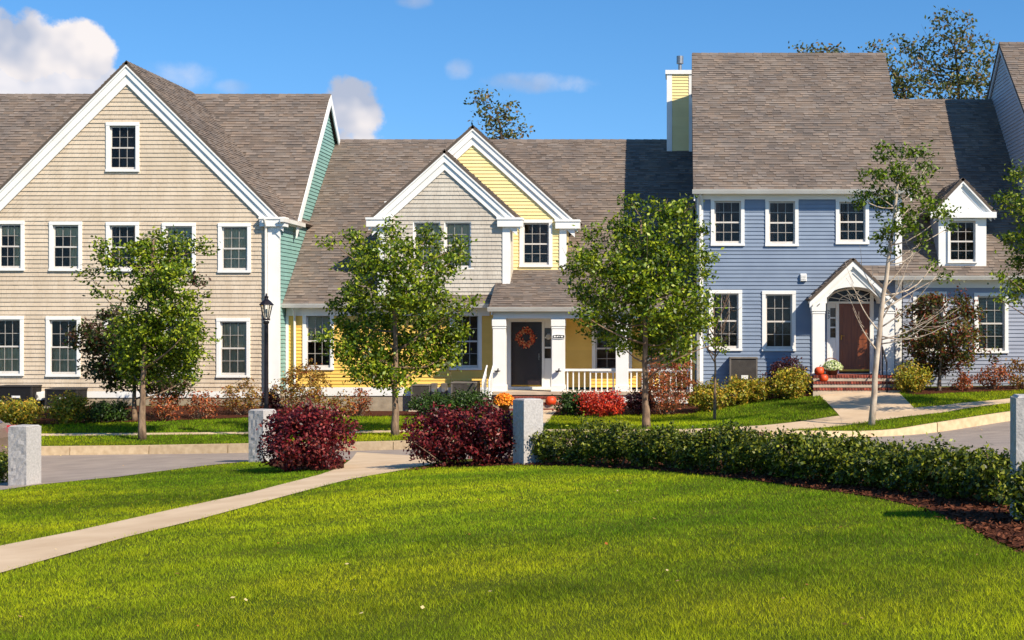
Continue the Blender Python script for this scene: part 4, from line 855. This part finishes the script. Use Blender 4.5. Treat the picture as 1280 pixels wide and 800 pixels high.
def mum(px, Y, zb, r, h, cols, label, pot=True, n=900):
    x = xat(px, Y); o = thing('potted_chrysanthemum', (x, Y, zb), label, 'flower pot', 'potted flowers by the doors'); MB().lathe((x, Y, zb), [(r * .4, 0), (r * .55, h * .35), (r * .6, h * .37), (r * .5, h * .38)], n=16).build('pot', 'pot', o, smooth=True)
    d = rng.normal(0, 1, (n, 3)); d /= np.linalg.norm(d, axis=1)[:, None]; d[:, 2] = np.abs(d[:, 2]) * .95 - .15; C = np.array((x, Y, zb + h * .42)) + d * np.array((r, r, h * .58)) * rng.uniform(.86, 1.03, (n, 1))
    pal = np.array([lin(*c)[:3] for c in cols]); leaves('blooms', C, rng.uniform(.05, .08, n), pal[rng.integers(0, len(pal), n)], o, out=d, m='flower', wide=.9)
    C = np.array((x, Y, zb + h * .42)) + d * np.array((r, r, h * .58)) * rng.uniform(.6, .85, (n, 1)); pal = np.array([lin(60, 84, 30)[:3], lin(46, 66, 24)[:3]]); leaves('leaves', C, rng.uniform(.06, .09, n), pal[rng.integers(0, 2, n)], o, out=d)
mum(630, 42.6, gz(xat(630, 42.6), 42.6) + .03, .33, .62, [(242, 150, 28), (250, 178, 44), (224, 124, 24)], 'mounded orange chrysanthemum beside the porch steps')
mum(1041, 42.8, zat(468.5, 43), .31, .5, [(236, 236, 200), (214, 222, 160), (150, 170, 90)], 'mounded white chrysanthemum on the brick landing beside pumpkins')
def basket():
    Y = 43.6; x = xat(1039, Y); z = zat(468.5, 43) ; o = thing('wicker_basket', (x, Y, z), 'brown wicker basket under the sidelight on the brick landing', 'basket'); MB().lathe((x, Y, z + .002), [(.16, 0), (.2, .12), (.22, .3), (.235, .32), (.22, .34), (.18, .33)], n=20).build('body', 'pot', o); MB().tube([(x + .21 * math.cos(t), Y, z + .33 + .16 * math.sin(t)) for t in np.linspace(0, math.pi, 10)], [.015] * 10).build('handle', 'pot', o)
basket()
def car():
    x0 = -14.72; yc = 30.6; g = gz(x0 - 1.5, yc) + .012; o = thing('parked_car', (x0 - 2.2, yc, g), 'brownish parked hatchback car seen past the rough granite post', 'car'); w = .86
    P = lambda L: [(x0 - a, g + b) for a, b in L]
    body = [(.05, .32), (0, .5), (.0, .8), (.06, 1.0), (.16, 1.08), (1.2, 1.05), (3.0, 1.0), (3.9, .86), (4.35, .72), (4.42, .5), (4.36, .3)]
    arch = lambda c: [(c + .37 * math.cos(t), .32 + .37 * math.sin(t)) for t in np.linspace(math.pi, 0, 9)]
    low = [(4.3, .3)] + arch(3.55)[::-1] + arch(.85)[::-1]
    poly = P(body + low[1:]); MB().prism(poly[::-1], yc - w, yc + w).build('body', 'car_paint', o, bevel=.04)
    cab = [(.2, 1.06), (.78, 1.5), (1.2, 1.56), (2.2, 1.55), (2.55, 1.48), (3.2, 1.0)]; mb = MB(); q = P(cab); ins = .16
    v = len(mb.v)
    for sgn in (-1, 1):
        for k, (x, z) in enumerate(q): f = (z - g - 1.0) / .56; mb.v.append((x, yc + sgn * (w - .02 - ins * f), z))
    n = len(q); mb.f += [tuple(range(n)), tuple(range(2 * n - 1, n - 1, -1))] + [(i, n + i, n + (i + 1) % n, (i + 1) % n) for i in range(n)]; mb.t += [(1, 1, 1)] * (n + 2); mb.build('cabin', 'car_paint', o)
    for sgn in (-1, 1):
        for L in ([(.42, 1.12), (.84, 1.44), (1.2, 1.49), (1.25, 1.1)], [(1.33, 1.1), (1.3, 1.49), (2.18, 1.48), (2.5, 1.42), (2.95, 1.07)]):
            mb = MB(); mb.poly([(x, yc + sgn * (w - .005 - ins * (z - g - 1.0) / .56), z) for x, z in P(L)]); mb.build('side_window', 'car_glass', o)
    mb = MB(); a, b = P([(.22, 1.1), (.74, 1.48)]); mb.poly([(a[0] + .02, yc - .7, a[1]), (a[0] + .02, yc + .7, a[1]), (b[0] + .02, yc + .58, b[1]), (b[0] + .02, yc - .58, b[1])]); mb.build('rear_window', 'car_glass', o)
    mb = MB(); a, b = P([(3.16, 1.05), (2.58, 1.47)]); mb.poly([(a[0] - .02, yc - .7, a[1]), (b[0] - .02, yc - .58, b[1]), (b[0] - .02, yc + .58, b[1]), (a[0] - .02, yc + .7, a[1])]); mb.build('windscreen', 'car_glass', o)
    for sgn in (-1, 1): MB().box(x0 - .22, x0 + .03, yc + sgn * (w - .12) - .13, yc + sgn * (w - .12) + .13, g + .88, g + 1.04).build('tail_light', 'tail_red', o, bevel=.03)
    MB().box(x0 - .1, x0 + .08, yc - w + .05, yc + w - .05, g + .36, g + .6).build('bumper', 'car_paint', o, bevel=.05)
    for c in (.85, 3.55):
        for sgn in (-1, 1):
            y = yc + sgn * (w - .1); t = MB().tube([(x0 - c, y - .11, g + .32), (x0 - c, y + .11, g + .32)], [.32, .32], n=24).build('wheel', 'tyre', o, bevel=.03); MB().tube([(x0 - c, y - .125, g + .32), (x0 - c, y + .125, g + .32)], [.2, .2], n=16).build('rim', 'steel', t)
car()
# ------------------------------------------------------------------ trees and shrubs
def crown_points(blobs, per=26, dens=1.0, sig=.13):
    Cs, Ns, cl = [], [], []
    for c, r in blobs:
        n = max(3, int(15 * (r / .45) ** 2 * dens)); d = rng.normal(0, 1, (n, 3)); d /= np.linalg.norm(d, axis=1)[:, None]
        sub = c + d * (r * rng.uniform(.35, 1, (n, 1)) ** .6) * np.array((1, 1, .85)); k = per
        ne_ = max(1, n // 8); d2 = rng.normal(0, 1, (ne_, 3)); d2 /= np.linalg.norm(d2, axis=1)[:, None]; sub[:ne_] = c + d2 * r * rng.uniform(1.0, 1.4, (ne_, 1)); d[:ne_] = d2
        P = np.repeat(sub, k, 0) + rng.normal(0, 1, (n * k, 3)) * sig * np.array((1, 1, .6)); Cs.append(P); Ns.append(np.repeat(d, k, 0) * .5); cl.append(np.repeat(rng.normal(1, .12, n), k))
    return np.concatenate(Cs), np.concatenate(Ns), np.concatenate(cl)
def pal_tint(cols, n, cl=None, w=None):
    pal = np.array([lin(*c)[:3] for c in cols]); t = pal[rng.choice(len(pal), n, p=w)] * rng.uniform(.85, 1.15, (n, 1))
    return t * np.clip(cl, .7, 1.3)[:, None] if cl is not None else t
def limb(mb, a, b, r0, r1, bend=.12, n=5, seed=0):
    a, b = np.array(a, float), np.array(b, float); rs = np.random.default_rng(seed); L_ = np.linalg.norm(b - a); off = rs.normal(0, bend, 3) * L_; P, Rr = [], []
    for k in range(n + 1):
        t = k / n; P.append(tuple(a + (b - a) * t + off * math.sin(math.pi * t) * .6 + np.array((0, 0, -.08 * L_ * math.sin(math.pi * t))))); Rr.append(r0 + (r1 - r0) * t)
    mb.tube(P, Rr, n=6)
def tree(base_px, blobs, trunk_px, r0, cols, label, name='street_tree', leaf=.12, dens=1.0, per=26, sig=.13, bark='bark', group='trees along the street', Y=None, depth=.65, field=None, w=None, bare=(), base_r=1.35):
    if Y is None: p = hit(*base_px, FY); Y = p[1]
    else: p = at(*base_px, Y); p[2] = gz(p[0], min(Y, 45))
    sc = F / Y; o = thing(name, p, label, 'tree', group); xs = [b[0] for b in blobs]; half = (max(xs) - min(xs)) / sc / 2
    T = [np.array(p) + np.array((0, 0, -.05))] + [at(a, b, Y) for a, b in trunk_px]; mb = MB(); n = len(T); R_ = [r0 * base_r] + [r0 * (1 - .75 * k / n) for k in range(1, n)]
    # smooth the trunk
    PP, RR = [], []
    for i in range(n - 1):
        for t in (0, .33, .66): PP.append(tuple(T[i] + (T[i + 1] - T[i]) * t + rng.normal(0, r0 * .12, 3) * (0 if i == 0 and t == 0 else 1))); RR.append(R_[i] + (R_[i + 1] - R_[i]) * t)
    PP.append(tuple(T[-1])); RR.append(R_[-1] * .6); mb.tube(PP, RR, n=9); mb.build('trunk', bark, o, smooth=True)
    B = []; br = MB()
    for i, (a, b, r) in enumerate(blobs):
        c = at(a, b, Y); off = rng.uniform(-1, 1) * half * depth; c[1] += off; B.append((c, r / sc))
        zs = [q[2] for q in PP]; zt = min(c[2] - .35, PP[-1][2]); k = max(1, int(np.searchsorted(zs, zt - .5 * abs(c[0] - PP[len(PP) // 2][0])))); k = min(k, len(PP) - 1)
        k = max(k, int(len(PP) * .3)); limb(br, PP[k], c, max(.012, RR[k] * .45), .008, seed=i)
        for q in range(3): limb(br, c - np.array((0, 0, .05)), c + rng.normal(0, r / sc * .6, 3), .008, .003, n=3, seed=i * 7 + q)
    for i, (a, b, c_, d_) in enumerate(bare):
        pa = at(a, b, Y); e = at(c_, d_, Y + rng.uniform(-.5, .5)); limb(br, pa, e, .022, .004, bend=.05, n=6, seed=i + 50)
        for q in range(4):
            t = rng.uniform(.4, .95); s_ = pa + (e - pa) * t; limb(br, s_, s_ + (e - pa) * .25 + rng.normal(0, .16, 3), .008, .003, n=3, seed=i * 9 + q)
    br.build('branches', bark, o, smooth=True)
    C, N_, cl = crown_points(B, per, dens, sig); n = len(C); sz = rng.uniform(.75, 1.25, n) * leaf
    leaves('crown', C, sz, pal_tint(cols, n, cl, w), o, out=N_, kind='stuff'); return o
GREEN = [(58, 80, 8), (82, 106, 12), (114, 134, 18), (156, 166, 38)]
tree((178, 550), [(192, 293, 12), (150, 318, 19), (176, 314, 20), (213, 315, 24), (238, 311, 10), (188, 343, 33), (225, 342, 20), (120, 346, 10), (136, 342, 9), (128, 366, 6), (192, 383, 38), (228, 380, 22), (214, 418, 38), (245, 412, 17), (176, 415, 32), (152, 436, 28), (183, 455, 34), (215, 452, 26), (152, 464, 18), (228, 472, 12)],
     [(178, 500), (181, 440), (188, 360), (192, 300)], .085, GREEN, 'leafy green street tree before the tan gable house', dens=1.75, leaf=.108)
tree((168, 526), [(128, 422, 24), (114, 436, 13), (140, 398, 20), (150, 470, 20), (216, 486, 16), (236, 352, 10), (128, 455, 16), (185, 480, 22), (170, 430, 28), (160, 458, 26), (192, 452, 26), (150, 420, 24)], [(168, 500), (168, 460), (160, 410)], .07, [(62, 62, 26), (74, 48, 34), (54, 74, 24)], 'dark leaved tree behind the green tree before the tan house', dens=1.6)
tree((494, 545), [(488, 286, 13), (440, 297, 15), (426, 305, 8), (535, 296, 16), (562, 310, 16), (500, 320, 32), (455, 325, 24), (543, 330, 22), (480, 360, 40), (530, 365, 36), (428, 376, 20), (572, 384, 12), (586, 376, 6), (442, 405, 32), (500, 405, 42), (545, 408, 30), (458, 440, 33), (510, 445, 38), (550, 443, 20), (490, 470, 24), (418, 420, 12), (408, 382, 9), (580, 320, 8), (432, 442, 18), (562, 424, 15), (470, 465, 20)],
     [(494, 500), (494, 440), (494, 360), (490, 295)], .085, GREEN, 'leafy green street tree before the yellow house windows', dens=1.75, leaf=.108)
tree((477, 509), [(430, 446, 14), (448, 468, 15), (470, 478, 14), (575, 350, 12), (560, 356, 8), (515, 478, 14), (535, 462, 12), (470, 442, 26), (500, 452, 26), (450, 424, 22), (520, 432, 24)], [(479, 490), (482, 450), (488, 400)], .09, [(66, 64, 24), (96, 66, 30), (54, 72, 24)], 'darker leaved tree close to the yellow wall behind the street tree', dens=1.6)
tree((808, 536), [(788, 250, 11), (830, 262, 18), (860, 260, 13), (776, 276, 17), (738, 292, 13), (790, 296, 28), (835, 296, 27), (876, 290, 11), (728, 330, 19), (758, 326, 27), (810, 336, 40), (858, 330, 24), (884, 318, 10), (880, 345, 9), (730, 364, 20), (775, 370, 38), (825, 375, 42), (868, 375, 24), (733, 394, 12), (758, 408, 23), (800, 412, 34), (845, 413, 32), (878, 402, 18), (850, 436, 17), (812, 436, 20), (776, 430, 12), (896, 428, 8), (718, 340, 9)],
     [(807, 500), (806, 430), (805, 350), (800, 270)], .09, GREEN, 'large leafy green street tree before the porch railing', dens=1.75, leaf=.108)
tree((1089, 532), [(1106, 190, 12), (1150, 193, 11), (1163, 206, 10), (1126, 214, 15), (1088, 224, 14), (1145, 234, 17), (1112, 248, 17), (1078, 250, 10), (1160, 258, 13), (1126, 284, 16), (1180, 268, 11), (1104, 290, 12), (1092, 238, 11), (1110, 318, 9), (1152, 298, 8), (1188, 284, 7), (1180, 344, 6), (1170, 330, 4), (1135, 262, 12), (1130, 190, 8)],
     [(1094, 470), (1102, 390), (1110, 330), (1119, 260), (1122, 214)], .08, GREEN[:3], 'thin pale trunked tree with sparse leaves by the arched portico', bark='bark_pale', dens=2.3, per=20, leaf=.105, sig=.11, base_r=1.15, depth=.5,
     bare=((1100, 410, 1170, 345), (1100, 425, 1190, 380), (1100, 415, 1062, 345), (1102, 400, 1135, 330), (1098, 440, 1066, 385), (1100, 430, 1165, 400), (1106, 380, 1075, 330), (1106, 360, 1150, 300), (1100, 420, 1200, 395), (1104, 380, 1140, 355)))
tree((1174, 489), [(1165, 380, 16), (1150, 398, 19), (1195, 384, 17), (1214, 395, 13), (1182, 414, 28), (1140, 424, 17), (1220, 420, 12), (1166, 444, 26), (1204, 440, 20), (1150, 460, 15), (1186, 460, 14), (1236, 442, 7)], [(1175, 470), (1176, 440), (1180, 400)], .06,
     [(70, 76, 26), (96, 60, 30), (120, 52, 28), (118, 110, 34), (52, 66, 24)], 'small autumn maple with rusty and green leaves before the wing', name='maple_tree', dens=1.9, leaf=.11)
tree((1335, 512), [(1276, 214, 13), (1266, 250, 15), (1282, 288, 20), (1266, 300, 10), (1276, 330, 10), (1252, 345, 8), (1262, 368, 12), (1292, 358, 18), (1312, 250, 38), (1322, 310, 42), (1312, 380, 28), (1246, 376, 5), (1370, 270, 45), (1375, 340, 45)], [(1334, 450), (1332, 380), (1328, 240)], .09, GREEN, 'leafy green street tree by the grey house reaching in over the wing', dens=1.75, leaf=.108)
tree((893, 526), [(890, 405, 3), (900, 412, 3)], [(894, 470), (894, 440), (893, 400), (892, 380)], .035, [(110, 70, 40)], 'bare thin sapling on the lawn mound by the blue house', name='sapling', dens=.2, per=4, leaf=.06, bark='bark',
     bare=tuple((893, 452 - 4 * k, 893 + s * (14 + 3 * (k % 4)), 425 - 6 * k) for k, s in enumerate((-1, 1, -1, 1, -1, 1, -1, 1, -1, 1, 1, -1))))
FAR = [(92, 100, 46), (116, 112, 54), (134, 108, 66), (78, 86, 44)]
def far_tree(px, ytop, ybot, wpx, Y, n, label, seed, blobs=None, dens=.42):
    r = random.Random(seed); bl = blobs or [(px + r.gauss(0, .28) * wpx, ytop + (ybot - ytop) * r.uniform(.04, 1), wpx * r.uniform(.1, .17)) for _ in range(n)]
    tree((px, 620), bl, [(px, ybot + 60), (px + 3, (ytop + ybot) / 2 + 20), (px - 2, ytop + 35)], .11, FAR, label, name='background_tree', Y=Y, dens=dens, per=14, leaf=.21, sig=.26, group='trees behind the roofs', depth=.5, bark='bark_dark')
far_tree(624, 108, 190, 60, 72, 0, 'slender sparse tree rising behind the yellow house ridge', 3, [(612, 122, 10), (604, 136, 9), (622, 140, 12), (634, 128, 7), (612, 158, 12), (640, 152, 10), (648, 160, 8), (626, 168, 14), (600, 172, 9), (645, 176, 8), (595, 125, 6)], .55)
far_tree(1195, 18, 150, 130, 68, 0, 'tall sparse autumn tree behind the wing roof', 4, [(1182, 28, 13), (1208, 32, 12), (1165, 45, 13), (1195, 50, 16), (1225, 50, 12), (1140, 58, 14), (1122, 55, 9), (1170, 70, 17), (1205, 75, 20), (1236, 70, 12), (1190, 95, 20), (1225, 98, 18), (1165, 98, 15), (1210, 118, 22), (1180, 120, 18), (1240, 118, 14), (1140, 80, 9)], .5)
far_tree(1128, 62, 140, 60, 66, 0, 'dense dark tree between the tall roof and the wing ridge', 5, [(1095, 62, 8), (1108, 78, 10), (1118, 95, 13), (1130, 112, 14), (1145, 118, 10), (1110, 112, 12), (1140, 100, 6), (1092, 75, 10)], .7)
far_tree(1020, 58, 130, 60, 70, 0, 'tree with only its top showing over the tall ridge', 6, [(1004, 62, 7), (1016, 66, 6), (1045, 63, 7), (1030, 72, 12), (1052, 70, 8), (1010, 80, 14), (1040, 90, 20)], .8)
def shrub(px, ybase, wpx, ytop, cols, label, name='shrub', leaf=.07, dens=1.0, per=22, group='shrubs along the house fronts', field=None, w=None, m='leaf', up=.35, wide=.55, flat=1, sig=.07, twigs=7, cat='shrub'):
    p = hit(px, ybase, field or FY); sc = F / p[1]; W_ = wpx / sc; H_ = (ybase - ytop) / sc; o = thing(name, (p[0], p[1] , p[2]), label, cat, group); mb = MB()
    N_l = int(dens * 4.2 * math.pi * W_ * H_ / (.5 * leaf * leaf * wide)); nc = max(12, N_l // per); ph = rng.uniform(0, 6.283, 6)
    d = rng.normal(0, 1, (nc, 3)); d /= np.linalg.norm(d, axis=1)[:, None]; az = np.arctan2(d[:, 1], d[:, 0])
    lump = .97 + .13 * np.sin(3 * az + ph[0] + 2 * d[:, 2]) + .11 * np.sin(5 * az + ph[1] - 4 * d[:, 2]) + .08 * np.sin(7 * d[:, 2] + 2 * az + ph[2]) + rng.normal(0, .05, nc)
    q = rng.uniform(.25, 1, nc) ** .5 * lump; sub = np.array(p) + np.c_[d[:, 0] * q * W_ / 2, d[:, 1] * q * W_ / 2 * flat, np.maximum(.06, H_ * .5 + d[:, 2] * q * H_ * .5 * (1 if True else 0))]
    for k in range(max(twigs, 3)): limb(mb, np.array(p) + np.array((rng.uniform(-.1, .1) * W_, rng.uniform(-.1, .1) * W_, -.03)), sub[k % nc], .014, .004, n=4, seed=k)
    mb.build('stems', 'bark', o, kind='stuff'); C = np.repeat(sub, per, 0) + rng.normal(0, 1, (nc * per, 3)) * max(sig, leaf) * np.array((1, 1, .8)); n = len(C); cl = np.repeat(rng.normal(1, .15, nc), per); C[:, 2] = np.maximum(C[:, 2], p[2] + .02)
    leaves('foliage', C, rng.uniform(.7, 1.3, n) * leaf, pal_tint(cols, n, cl, w), o, out=np.repeat(d, per, 0) * .6, up=up, wide=wide, m=m, kind='stuff'); return o
BURG = [(100, 20, 28), (74, 14, 22), (130, 38, 40), (56, 12, 18), (138, 62, 52)]
G = 'burgundy bushes along the lawn'
shrub(382, 588, 116, 505, BURG, 'round burgundy bush beside the path and granite post', 'burgundy_bush', field=FB, group=G, leaf=.07, dens=.5, flat=.9)
shrub(556, 583, 96, 508, BURG, 'wide burgundy bush right of the path end', 'burgundy_bush', field=FB, group=G, leaf=.07, dens=.5)
shrub(612, 581, 70, 509, BURG, 'narrower burgundy bush touching the smooth granite post', 'burgundy_bush', field=FB, group=G, leaf=.07, dens=.5)
HED = [(70, 84, 12), (96, 106, 18), (48, 60, 10), (136, 140, 38)]
hx = np.r_[np.arange(686, 1000, 30), np.arange(1000, 1130, 34), np.arange(1136, 1262, 40)]
ORD = 'first second third fourth fifth sixth seventh eighth ninth tenth eleventh twelfth thirteenth fourteenth fifteenth sixteenth seventeenth eighteenth nineteenth twentieth twenty-first twenty-second'.split()
for i, px in enumerate(hx):
    yb = np.interp(px, [690, 800, 900, 1000, 1100, 1200, 1260], [579, 583, 589, 599, 610, 622, 632]); yt = np.interp(px, [665, 800, 900, 1000, 1100, 1200, 1260], [531, 531, 536, 541, 550, 560, 572]) + random.uniform(-6, 5)
    shrub(float(px), float(yb), float(np.interp(px, [680, 1260], [46, 86])), float(yt), HED, 'boxwood bush in the hedge row, %s from the granite post by the burgundy bushes' % ORD[i], 'boxwood_bush', field=FB, group='boxwood hedge row', leaf=.055, per=30, dens=.48, sig=.045, cat='bush')
shrub(1302, 652, 104, 578, HED, 'boxwood bush in front of the granite post at the hedge end', 'boxwood_bush', field=FB, group='boxwood hedge row', leaf=.055, dens=.5, per=20, sig=.06, cat='bush')
shrub(-8, 604, 50, 562, HED, 'boxwood bush beside the granite post and the car', 'boxwood_bush', field=FB, leaf=.055, dens=.5, per=20, group='boxwood hedge row', cat='bush')
YG = [(150, 150, 40), (176, 160, 44), (110, 118, 34), (190, 150, 50)]; RUST = [(164, 86, 46), (186, 106, 62), (134, 64, 40), (120, 90, 46)]; YEW = [(54, 78, 26), (70, 96, 30), (44, 64, 24)]; RED = [(190, 52, 30), (208, 78, 42), (156, 34, 26)]; PUR = [(70, 34, 38), (90, 46, 44), (56, 28, 34)]; OCH = [(150, 110, 40), (170, 130, 50), (110, 100, 40), (130, 70, 36)]
for a in [(20, 531, 70, 500, YG, 'low yellow green shrub before the dark air conditioner'), (86, 530, 44, 491, YG, 'upright yellow green shrub by the mulch under the tan wall'), (132, 527, 60, 502, YEW, 'dark low shrub in the shade of the tree by the tan wall'), (209, 525, 44, 489, RUST, 'rusty twiggy shrub beside the dark leaved tree trunk'), (252, 523, 46, 491, RUST, 'rusty twiggy shrub under the tan first floor wall, between two shrubs'),
          (300, 519, 54, 476, OCH, 'tall ochre and green shrub left of the street lamp'), (340, 518, 22, 488, PUR, 'small dark reddish shrub at the foot of the street lamp'), (380, 519, 68, 452, OCH, 'tall golden autumn shrub before the yellow corner'), (425, 521, 34, 492, OCH, 'small golden shrub beside the yellow corner window'), (450, 520, 26, 486, RUST, 'thin twiggy shrub under the yellow wall'),
          (545, 520, 68, 492, YEW, 'spreading dark green yew before the narrow air conditioner'), (588, 520, 58, 488, YEW, 'spreading dark green yew beside the porch steps'), (716, 519, 38, 491, YEW, 'rounded dark green shrub by the porch post with the plaque'), (752, 520, 62, 489, RED, 'bright red burning bush before the porch railing'),
          (835, 518, 70, 440, RUST, 'tall rusty brown shrub before the right end of the porch'), (800, 518, 36, 488, PUR, 'low brown shrub under the porch railing behind the tree'), (884, 514, 46, 478, YG, 'yellow green shrub at the blue house corner board'), (924, 506, 44, 472, YG, 'yellow green shrub before the blue house air conditioner'), (952, 502, 34, 474, YG, 'small yellow green shrub right of the air conditioner'),
          (984, 493, 52, 449, PUR, 'dark purple shrub under the blue first floor window'), (988, 498, 50, 461, YG, 'yellow green shrub before the dark purple shrub'), (1140, 491, 42, 455, YG, 'olive green shrub at the right portico post'), (1200, 488, 36, 462, RUST, 'thin brown shrub under the maple'), (1238, 487, 44, 452, RUST, 'bushy brown shrub under the blind window of the wing'), (1280, 486, 44, 450, OCH, 'ochre brown shrub at the far end of the wing wall')]:
    tw = a[4] in (RUST, OCH); shrub(*a, dens=.16 if a[4] is RUST else .14 if a[4] is OCH else .5, leaf=.08, twigs=16 if tw else 7)
# ------------------------------------------------------------------ grass blades, mulch chips, fallen leaves
def inside(P, poly):
    x, y = P[:, 0], P[:, 1]; r = np.zeros(len(P), bool); poly = np.array(poly, float); j = len(poly) - 1
    for i in range(len(poly)):
        xi, yi = poly[i]; xj, yj = poly[j]; c = ((yi > y) != (yj > y)) & (x < (xj - xi) * (y - yi) / (yj - yi + 1e-12) + xi); r ^= c; j = i
    return r
def sm_noise(x, y, s, seed):
    r = np.random.default_rng(seed); v = 0
    for k in range(7): a = r.uniform(0, 6.283); f = s * r.uniform(.5, 1.7); v = v + np.sin((x * math.cos(a) + y * math.sin(a)) * f + r.uniform(0, 6.283))
    return v / 7 ** .5
def blades(name, X, Yy, field, h, wd, tint, label=None):
    n = len(X); Z = field(X, Yy); a = rng.uniform(0, 6.283, n); ln = rng.normal(0, .6, (n, 2)) * h[:, None]; V = np.empty((n, 3, 3)); c, s = np.cos(a) * wd / 2, np.sin(a) * wd / 2
    V[:, 0] = np.c_[X - c, Yy - s, Z - .005]; V[:, 1] = np.c_[X + c, Yy + s, Z - .005]; V[:, 2] = np.c_[X + ln[:, 0], Yy + ln[:, 1], Z + h]
    return fast_mesh(name, V.reshape(-1, 3), 3, tint, 'grass', None, label=label, cat='grass', kind='stuff')
def proj(X, Yy, field): return np.c_[CX + F * X / Yy, CY - F * (field(X, Yy) - EYE) / Yy]
def grass_tint(X, Yy, n):
    v = sm_noise(X * .45, Yy * 1.1, 1.1, 1) * .75 + sm_noise(X * .8, Yy, 4.2, 2) * .4 + sm_noise(X, Yy, 11, 4) * .3; v2 = sm_noise(X * .7, Yy, .7, 3)
    g = np.clip(1 + .29 * v + rng.normal(0, .3, n), .3, 2.0); yl = np.clip(.45 + .4 * v2 + .4 * v + rng.normal(0, .22, n), 0, 1)
    t = np.c_[g * (.72 + .66 * yl), g * (.88 + .24 * yl), g * (.9 + .1 * yl)]; dry = rng.random(n) < .025; t[dry] = np.array((1.7, 1.25, 1.6)); return t
def near_lawn():
    N_ = 1150000; Yy = 4.5 + 26 * rng.random(N_) ** 1.25; keep = rng.random(N_) < np.clip((Yy / 9) ** -.25, .3, 1); Yy = Yy[keep]; X = rng.uniform(-.62, .42, len(Yy)) * Yy
    q = proj(X, Yy, FB); pr = [(x, y - .8) for x, y in PATH_R]; main = [(-400, 830)] + pr[:-1] + [(548, 583)] + [(x, y + 1.5) for x, y in BED_F[1:]] + [(1700, 900), (1700, 1600), (-700, 1600)]
    wedge = [(-400, 790)] + [(x, y + .6) for x, y in PATH_L[:-2]] + [(432, 586), (400, 589), (360, 588), (338, 583), (336, 576)] + [(x, y + .8) for x, y in NEAR_EDGE[:7]][::-1] + [(-400, 650)]
    jit = rng.normal(0, 1.2, q.shape) ; k = inside(q + jit, main) | inside(q + jit * .6, wedge); X, Yy = X[k], Yy[k]; n = len(X)
    h = rng.uniform(.014, .036, n) * (1 + .2 * sm_noise(X, Yy, 4, 9)); wd = np.clip(.0042 * (Yy / 9), .004, .012) * rng.uniform(.7, 1.3, n)
    blades('grass', X, Yy, FB, h, wd, grass_tint(X, Yy, n), 'short bright green grass of the open front lawn'); print('near blades', n)
near_lawn()
def far_tint(X, Yy, n):
    t = grass_tint(X, Yy, n) * .95; d = Yy - kerb_y(X); k = np.clip(1.1 - d / .8, 0, 1) * (X < -3) * np.clip(.6 + .5 * sm_noise(X, Yy, 2, 12), 0, 1); return t * (1 - k[:, None]) + k[:, None] * np.array((1.35, .95, 1.2))
def far_lawn():
    N_ = 170000; X = rng.uniform(-21, 13, N_); Yy = kerb_y(X) + .2 + rng.random(N_) * 10.5; q = proj(X, Yy, FY); bad = inside(q, [(x, y) for x, y in SW_F] + SW_B[::-1])
    for A_, B_ in (([(1020, 489), (1035, 505), (1052, 524), (1052, 531)], [(1142, 520), (1142, 510), (1132, 500), (1121, 489)]), ([(640, 507), (655, 520), (650, 540)], [(672, 540), (690, 520), (703, 507)])): bad |= inside(q, A_ + B_)
    edge = np.interp(q[:, 0], [-300, 60, 110, 200, 270, 345, 440, 612, 690, 780, 860, 905, 960, 1022, 1121, 1150, 1200, 1290, 1500], [532, 531, 529, 527, 524, 521, 521, 520, 520, 519, 518, 509, 500, 495, 491, 494, 491, 487, 480]); k = ~bad & (q[:, 1] > edge + .5); X, Yy = X[k], Yy[k]; n = len(X)
    blades('grass', X, Yy, FY, rng.uniform(.035, .075, n), rng.uniform(.012, .022, n), far_tint(X, Yy, n), 'green grass of the house front yards beyond the kerb')
far_lawn()
def chips():
    bfr = resample(bf, 200); n = 7000; i = rng.integers(0, 200, n); t = rng.random(n) ** 1.3; P = bfr[i] + np.array([.9, 2.0]) * t[:, None] + rng.normal(0, .05, (n, 2)); Z = FB(P[:, 0], P[:, 1]) + .03; C = np.c_[P, Z]
    g = rng.uniform(.5, 1.5, (n, 1)); leaves('mulch_chips', C, rng.uniform(.03, .09, n), np.repeat(g, 3, 1), CHIPS, m='mulch_chip', up=2.0, wide=.4, kind='stuff')
CHIPS = props(bpy.data.objects.new('mulch', None), 'loose brown bark mulch along the boxwood hedge', 'mulch', kind='stuff'); link(CHIPS, None, tuple(hit(900, 594, FB))); chips()

def fallen():
    o = props(bpy.data.objects.new('fallen_leaves', None), 'scattered small tan leaves fallen on lawn and road', 'leaves', kind='stuff'); link(o, None, tuple(hit(640, 700, FB)))
    L_ = [hit(px, py, FB) for px, py in [(rng.uniform(20, 1240), rng.uniform(600, 790)) for _ in range(45)] + [(1222 + rng.normal(0, 6), 538 + rng.normal(0, 1.2)) for _ in range(16)] + [(rng.uniform(60, 300), rng.uniform(568, 590)) for _ in range(14)]]
    C = np.array(L_) + np.array((0, 0, .03)); n = len(C); leaves('fallen_leaf', C, rng.uniform(.022, .05, n), pal_tint([(206, 160, 90), (190, 110, 50), (220, 196, 140)], n), o, up=3, wide=.7, kind='stuff')
fallen()
